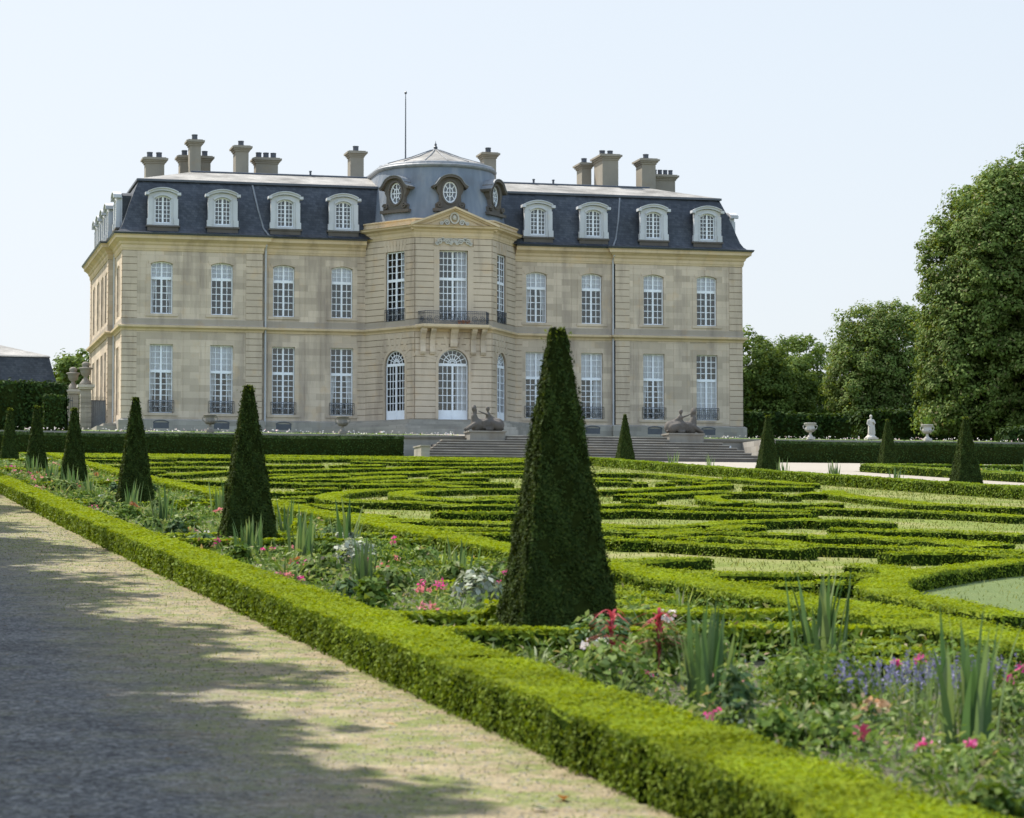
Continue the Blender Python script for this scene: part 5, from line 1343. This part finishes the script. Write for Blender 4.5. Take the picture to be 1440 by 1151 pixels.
def flower(name, u, v, h, leaf, petal, label, nb=1, rl=.10, br=.045, nl=70, group=None, ls=.05, pet=26, ps=.035, bh=None, spread=.08):
    r = empty(name, (u, v, gz(v))); tag(r, label, 'flower', group)
    P = ball(nl, rl, h*.40, h*.2); P[:, 2] = np.maximum(.01, P[:, 2]); lv, lf = leaves(P, rng.normal(0, 1, (nl, 3))+[0, 0, .8], ls, .5, .45)
    np_mesh('leaves', [(lv, lf, 0)], [leaf], r)
    for k in range(nb):
        c = np.array([rng.normal(0, spread), rng.normal(0, spread), h*rng.uniform(.85, 1.08)])
        g = MB(); g.tube([(0, 0, 0), (c[0]*.6, c[1]*.6, h*.5), tuple(c)], .005, 4); g.build('stem', leaf, r)
        P = c+rng.normal(0, br*.6, (pet, 3))*[1, 1, .7]; lv, lf = leaves(P, P-c+[0, 0, .03], ps, .5, .8); np_mesh('blossom', [(lv, lf, 0)], [petal], r)
    return r
def bush(name, u, v, r, h, mat, label, n, ls, group=None, cat='plant'):
    d = unit(rng.normal(0, 1, (n, 3))); rad = rng.uniform(.45, 1.05, n)[:, None]; P = d*rad*np.array([r, r, h*.5])+[0, 0, h*.5]
    P[:, 2] = np.maximum(.01, P[:, 2]); lv, lf = leaves(P, d+[0, 0, .6], ls, .6, .55)
    o = np_mesh(name, [(lv, lf, 0)], [mat], loc=(u, v, gz(v))); tag(o, label, cat, group); return o
# ground cover of the bed
def bed_cover(n, u0, u1, v0, v1, name, pw, size0, ksz, hmax, mat='bed_leaf', avoid=True):
    v = v0+(v1-v0)*rng.uniform(0, 1, n)**pw; u = rng.uniform(u0, u1, n)
    patch = .5+.5*np.sin(u*3.1+1.7*np.sin(v*1.1))*np.sin(v*1.9+u)
    z = gza(v)+hmax*(.08+.92*rng.uniform(0, 1, n)**1.6*(.35+.65*patch))
    lv, lf = leaves(np.stack([u, v, z], 1), rng.normal(0, 1, (n, 3))+[0, 0, .9], size0+ksz*v, .5, .36)
    return np_mesh(name, [(lv, lf, 0)], [mat])
stuff(bed_cover(52000, 3.95, 7.15, 8.2, 111, 'bed_plants', 2.1, .045, .0012, .32), 'mixed low green and greyish bedding plants filling the flower bed')
stuff(bed_cover(3500, 3.95, 7.15, 8.2, 111, 'silver_bedding', 2.0, .04, .0011, .20, 'silver_leaf'), 'silvery grey foliage between the bedding plants')
stuff(bed_cover(9000, 31.1, 33.6, 45, 111, 'walk_bed_plants', 1., .06, .0016, .22), 'low green bedding plants beside the pale walk')
stuff(bed_cover(9000, 40.8, 46, 45, 103, 'far_bed_plants', 1., .06, .0016, .30), 'green bedding plants in the bed beyond the walk')
# irises, largest first
IR = [(4.70, 14.5, .68, 17, 'clump of broad iris leaves with pale curling tips, right of the red tasselled flowers'), (6.1, 16.4, .74, 20, 'tallest dark iris clump, standing alone right of the largest topiary'),
      (5.2, 11.9, .78, 18, 'grey-green iris clump at the lower right corner'), (6.55, 13.9, .55, 10, 'iris clump rising above the lavender at the right edge'),
      (4.7, 32.9, .60, 18, 'iris clump at the front foot of the second largest topiary'), (5.1, 31.3, .78, 16, 'tall iris clump standing midway between the two largest topiaries'), (6.2, 34.5, .85, 14, 'slender tall iris clump behind the bed, right of the second topiary'),
      (4.7, 25.2, .62, 15, 'iris clump among pink flowers left of the largest topiary'), (5.9, 26.3, .60, 17, 'bushy iris clump close to the left of the largest topiary'), (4.9, 50.2, .7, 16, 'iris clump at the front foot of the third topiary'), (4.9, 44.5, .75, 14, 'iris clump midway between the second and third topiaries'), (6.2, 47, .8, 12, 'iris clump behind the bed between the second and third topiaries'),
      (5.0, 67.2, .75, 16, 'iris clump at the front foot of the fourth topiary'), (5.0, 61, .7, 12, 'iris clump between the third and fourth topiaries'), (5.1, 83.8, .75, 14, 'iris clump at the front foot of the fifth topiary'), (5.2, 77, .7, 12, 'iris clump between the fourth and fifth topiaries'), (6.0, 38.5, .7, 12, 'iris clump just behind the second largest topiary')]
for u, v, h, n, lb in IR: iris('iris_clump', u, v, h, int(n*1.5), lb, spread=.15+.001*v, w=.046+.0003*v)
for k, (u, v) in enumerate([(32.2, 60.5), (32.6, 68), (32.3, 79.5), (32.5, 85.5), (32.4, 90.5), (33, 101), (33, 106)]): iris('iris_clump', u, v, .8, 16, 'iris clump in the narrow bed beside the pale walk', .25, w=.06, group='iris clumps beside the walk')
for k in range(16): iris('iris_clump', rng.uniform(41.2, 44), 48+3.3*k, rng.uniform(.7, 1.1), 16, 'iris clump in the bed beyond the pale walk', .3, w=.07, group='iris clumps beyond the walk')
# named single plants of the near bed
def tassel(u, v, h, label):
    r = empty('red_amaranth', (u, v, gz(v))); tag(r, label, 'flower')
    n = 60; lv, lf = leaves(ball(n, .07, h*.45, h*.2), rng.normal(0, 1, (n, 3)), .06, .5, .5); np_mesh('leaves', [(lv, lf, 0)], ['bed_leaf'], r)
    V = []; F = []
    for k in range(26):
        a = 2*math.pi*k/26+rng.uniform(-.3, .3); zz = h*rng.uniform(.45, 1.0); blade(V, F, (0, 0, zz), a, h*rng.uniform(.34, .56), .036, rng.uniform(.12, .3), rng.uniform(2.2, 3.0)*.62, 7)
    V = [np.array(q)*np.array([.62, .62, 1]) for q in V]
    np_mesh('blossom', [(np.array(V), np.array(F), 0)], ['red_tassel'], r)
    g = MB(); g.tube([(0, 0, 0), (0, 0, h)], .008, 5); g.build('stem', 'red_leaf', r)
tassel(4.55, 15.9, .42, 'drooping red tasselled flower in front of the right side of the largest topiary')
tassel(4.95, 16.2, .42, 'slim dark red tasselled flower, right of the broader red one')
bush('green_bush', 5.1, 13.7, .36, .42, 'bush_leaf', 'rounded glossy green bush between two iris clumps at the lower right', 900, .05)
bush('green_bush', 5.75, 29.0, .34, .46, 'bush_leaf', 'small green bush midway along the bed between the largest two topiaries', 500, .05)
bush('yellow_bush', 5.4, 24.3, .22, .25, 'box_leaf', 'yellow-green leafy plant at the left foot of the largest topiary', 300, .05)
bush('green_bush', 6.6, 15.0, .4, .36, 'bush_leaf', 'low green bush behind the lavender', 600, .05)
for k in range(46):
    v = 9.2+36*rng.uniform()**1.6; iris('grass_tuft', rng.uniform(4.0, 6.6), v, rng.uniform(.18, .34), 34, 'arching tuft of pale thin grass among the bedding plants', .07, 'grass_blade', .010+.0004*v, bend=.5, droop=.55, group='pale grass tufts of the long bed')
for i, (u, v, h) in enumerate([(4.55, 12.6, .28), (5.4, 11.2, .32), (4.4, 15.6, .24), (4.95, 13.1, .2), (5.0, 10.6, .3), (5.9, 12.6, .3)]):
    iris('grass_tuft', u, v, h, 60, ['arching silvery grass tuft left of the lavender', 'arching pale grass tuft at the bottom right corner', 'fine grass tuft under the red tasselled flowers', 'small grass tuft below the rounded bush', 'pale grass tuft against the border hedge at bottom right', 'grass tuft under the right-hand iris'][i], .07, 'grass_blade', .010, bend=.5, droop=.55)
def lavender(u, v, r, h, n, label):
    ro = empty('lavender', (u, v, gz(v))); tag(ro, label, 'flower'); V = []; F = []; SP = []
    for k in range(n):
        a = rng.uniform(0, 6.28); rr = r*math.sqrt(rng.uniform(0, 1)); b = (rr*math.cos(a), rr*math.sin(a), 0); l = h*rng.uniform(.7, 1.05); be = rng.uniform(0, .35)
        blade(V, F, b, a, l, .008, be, .05); tip = np.array([b[0]+math.cos(a)*be*l, b[1]+math.sin(a)*be*l, l]); SP.append(tip+rng.normal(0, .006, (9, 3))+np.linspace(-.05, .02, 9)[:, None]*[0, 0, 1])
    np_mesh('stalks', [(np.array(V), np.array(F), 0)], ['grass_blade'], ro); P = np.concatenate(SP); lv, lf = leaves(P, rng.normal(0, 1, P.shape), .016, .6, .8); np_mesh('blossom', [(lv, lf, 0)], ['violet_spike'], ro)
lavender(5.5, 13.3, .42, .36, 130, 'hazy violet lavender patch left of the lower right iris')
lavender(5.95, 13.9, .30, .34, 70, 'smaller violet lavender behind the main lavender patch')
flower('iris_flower', 4.95, 12.55, .27, 'iris_leaf', 'peach_petal', 'peach and wine coloured iris bloom beside the lavender', 2, .05, .045, 16, ls=.08, pet=14, ps=.05)
flower('iris_flower', 4.72, 12.1, .15, 'iris_leaf', 'wine_petal', 'dark wine red bloom low by the border hedge', 1, .04, .05, 12, ls=.06, pet=16, ps=.05)
PK = [(4.55, 15.2, .17, 'bright pink flower under the red tasselled plant'), (6.3, 13.75, .28, 'vivid pink bloom at the right edge of the view'), (5.85, 14.2, .3, 'pink bloom behind the lavender'), (4.25, 13.0, .16, 'small pink flower against the border hedge below the broad iris'), (4.75, 11.35, .16, 'pink flower low beside the peach iris bloom'),
      (5.9, 30.4, .40, 'vivid pink bloom on a tall stem midway along the bed'), (6.1, 24.6, .34, 'vivid pink bloom touching the left side of the largest topiary'), (5.75, 24.2, .22, 'rosy pink flower left of the largest topiary'), (5.2, 27.8, .26, 'pink flower in the middle of the bed left of the largest topiary'), (4.35, 32.9, .26, 'bright pink flowers at the left of the second topiary iris'), (4.6, 31.2, .24, 'salmon pink flower before the tall iris clump'), (4.3, 26.2, .15, 'low pink flowers along the border hedge')]
for u, v, h, lb in PK: flower('pink_flower', u, v, h, 'bed_leaf', 'pink_petal', lb, 2, .08, .028, 60, pet=20, ps=.026)
for k in range(55):
    v = 14+95*rng.uniform()**1.15; near = v < 40
    u = rng.uniform(4.1, 5.0) if rng.uniform() < .55 else rng.uniform(4.4, 7.0)
    kind = rng.choice(['pink', 'rose', 'white', 'red'], p=[.3, .4, .15, .15])
    flower('bedding_flower', u, v, rng.uniform(.14, .26), 'bed_leaf', {'pink': 'pink_petal', 'rose': 'rose_petal', 'white': 'white_petal', 'red': 'red_leaf'}[kind], 'small %s bedding flower among the low plants of the bed' % {'pink': 'bright pink', 'rose': 'pale rose', 'white': 'whitish', 'red': 'rust red leaved'}[kind], int(rng.integers(1, 4)), .08+.0008*v, .032+.0004*v, 40, '%s bedding flowers of the long bed' % kind, .045+.0006*v, 12, .03+.0005*v)
for k in range(110):
    v = 9.4+60*rng.uniform()**1.5; u = rng.uniform(4.15, 6.6); m_ = rng.choice(['bush_leaf', 'bed_leaf', 'silver_leaf', 'iris_leaf', 'yellow'], p=[.36, .38, .05, .12, .09]); s_ = rng.uniform(.12, .27)
    nm_ = {'bush_leaf': 'green', 'bed_leaf': 'light green', 'silver_leaf': 'silvery', 'iris_leaf': 'grey-green', 'yellow': 'yellow-green'}[m_]
    bush('bedding_plant', u, v, s_*(.7 if v < 13 else 1), rng.uniform(.18, .42)*(.65 if v < 13 else 1), 'box_leaf' if m_ == 'yellow' else m_, '%s leafy bedding plant in the bed between the two box hedges' % nm_, int(430*s_/.2), .05+.0012*v, '%s bedding plants of the long bed' % nm_)
for k in range(70):
    v = 9.5+60*rng.uniform()**1.3; u = rng.uniform(4.1, 7.0)
    iris('leafy_tuft', u, v, rng.uniform(.15, .42), int(rng.integers(14, 34)), 'loose tuft of narrow green leaves in the flower bed', .09, rng.choice(['iris_leaf', 'grass_blade', 'bed_leaf']), .012+.0004*v, bend=.4, droop=.3, group='leafy tufts of the long bed')
# flowers along the terrace edge
def strip_cover(n, u0, u1, v0, v1, z, hmax, mat, name, ls):
    P = np.stack([rng.uniform(u0, u1, n), rng.uniform(v0, v1, n), z+hmax*rng.uniform(0, 1, n)**1.5], 1); lv, lf = leaves(P, rng.normal(0, 1, (n, 3))+[0, 0, .8], ls, .5, .6); return np_mesh(name, [(lv, lf, 0)], [mat])
for a, b in ((-5, 30.8), (44.6, 68)):
    stuff(strip_cover(int((b-a)*18), a, b, TW+.4, TW+1.2, 8.40, .11, 'bed_leaf', 'terrace_bedding', .12), 'low green bedding along the terrace edge')
    stuff(strip_cover(int((b-a)*9), a, b, TW+.4, TW+1.2, 8.5, .14, 'white_petal', 'terrace_blossom', .12), 'white and pink bedding blossoms along the terrace edge')
# grass and small litter on the path edge
stuff(tufts(7000, 1.7, 3.2, 7, 60, .006, 'lawn_blade', 'path_grass', .014, 1.6), 'sparse dry grass on the sunny edge of the gravel path')
def pebbles(n, u0, u1, v0, v1, s0, name, mat, pw):
    v = v0+(v1-v0)*rng.uniform(0, 1, n)**pw; u = rng.uniform(u0, u1, n); s = s0*rng.uniform(.5, 1.6, n)*(1+.02*v)
    a = rng.uniform(0, 6.28, n); c = np.stack([u, v, gza(v)+.004], 1); d = np.stack([np.cos(a), np.sin(a), 0*a], 1)*s[:, None]*.5; e = np.stack([-np.sin(a), np.cos(a), 0*a], 1)*s[:, None]*.38; up = np.array([0, 0, 1])*s[:, None]*.16
    V = np.stack([c-d, c-e, c+d, c+e, c+up], 1).reshape(-1, 3); o = (np.arange(n)*5)[:, None]
    F = np.concatenate([o+np.array([[0, 1, 4]]), o+np.array([[1, 2, 4]]), o+np.array([[2, 3, 4]]), o+np.array([[3, 0, 4]])])
    return np_mesh(name, [(V, F, 0)], [mat])
stuff(pebbles(36000, -1.2, 3.15, 7, 45, .014, 'path_gravel', 'pebble', 1.7), 'loose small stones of the gravel path')
stuff(pebbles(700, -.5, 3.1, 7.5, 40, .022, 'path_debris', 'debris', 1.5), 'dark crumbs of dead leaves on the gravel path')
def litter(u, v, s, mat, label):
    lv, lf = leaves(np.array([[0, 0, .012]]), np.array([[.2, .1, 1.]]), s, .1, .5); tag(np_mesh('fallen_leaf', [(lv, lf, 0)], [mat], loc=(u, v, gz(v)+.006)), label, 'leaf')
litter(2.9, 10.9, .10, 'red_leaf', 'curled brown fallen leaf on the sunny path edge'); litter(2.72, 10.6, .09, 'silver_leaf', 'pale fallen leaf on the sunny path edge near the brown one'); litter(2.75, 13.9, .07, 'peach_petal', 'small tan fallen leaf beside the border hedge')

# ------------------------------------------------------------------ sky, sun, camera
w = bpy.data.worlds.new('World'); sc.world = w; w.use_nodes = True
nt = w.node_tree; bg = nt.nodes['Background']
sky = nt.nodes.new('ShaderNodeTexSky'); sky.sky_type = 'NISHITA'; sky.sun_disc = False
EL, AZ = R(53), R(-38)
sky.sun_elevation = EL; sky.sun_rotation = AZ; sky.air_density = 1.0; sky.dust_density = 2.2; sky.ozone_density = 1.0
STR = .13
def vm(op, a, b_):
    n = nt.nodes.new('ShaderNodeVectorMath'); n.operation = op
    for i, x in enumerate((a, b_)):
        if isinstance(x, tuple): n.inputs[i].default_value = x
        else: nt.links.new(x, n.inputs[i])
    return n.outputs[0]
# hazy summer sky: the glare of the clear-sky model is softly limited; extra brightness is added behind the viewer to light the shaded house front
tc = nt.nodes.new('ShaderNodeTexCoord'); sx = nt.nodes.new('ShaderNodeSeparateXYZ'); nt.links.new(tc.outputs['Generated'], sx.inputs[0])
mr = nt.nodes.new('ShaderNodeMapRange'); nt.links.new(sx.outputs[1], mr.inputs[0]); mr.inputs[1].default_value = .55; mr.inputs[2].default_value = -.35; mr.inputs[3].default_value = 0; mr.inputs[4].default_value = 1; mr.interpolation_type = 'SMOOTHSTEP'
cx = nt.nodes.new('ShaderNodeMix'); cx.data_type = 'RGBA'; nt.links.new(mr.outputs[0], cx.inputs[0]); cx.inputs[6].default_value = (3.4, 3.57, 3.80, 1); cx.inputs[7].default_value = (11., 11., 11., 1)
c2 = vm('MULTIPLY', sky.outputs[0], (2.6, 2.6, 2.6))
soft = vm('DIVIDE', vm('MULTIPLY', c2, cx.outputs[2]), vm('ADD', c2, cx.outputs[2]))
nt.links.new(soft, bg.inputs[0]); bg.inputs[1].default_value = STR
sd = bpy.data.lights.new('sun', 'SUN'); sd.energy = 3.2; sd.angle = R(.53); sd.color = (1, .95, .86)
so = bpy.data.objects.new('sun', sd); COL.objects.link(so)
s = Vector((math.sin(AZ)*math.cos(EL), math.cos(AZ)*math.cos(EL), math.sin(EL)))
so.rotation_euler = s.to_track_quat('Z', 'Y').to_euler(); so.location = (0, 0, 60)
cam = bpy.data.cameras.new('camera'); co_ = bpy.data.objects.new('camera', cam); COL.objects.link(co_)
FPX = 3700.; cam.sensor_fit = 'HORIZONTAL'; cam.sensor_width = 36; cam.lens = 36*FPX/1440
YAW = R(13.8); PITCH = math.atan((795-575.5)/FPX)
co_.location = (0, 0, 1.5); co_.rotation_euler = (R(90)+PITCH, 0, -YAW)
cam.clip_start = .1; cam.clip_end = 6000
cam.dof.use_dof = True; cam.dof.focus_distance = 66; cam.dof.aperture_fstop = 5.6
sc.camera = co_
sc.render.engine = 'CYCLES'
sc.view_settings.view_transform = 'Standard'; sc.view_settings.look = 'None'; sc.view_settings.gamma = 1
sc.view_settings.exposure = 1.33
sc.cycles.use_denoising = True
sc.cycles.max_bounces = 8; sc.cycles.transparent_max_bounces = 12
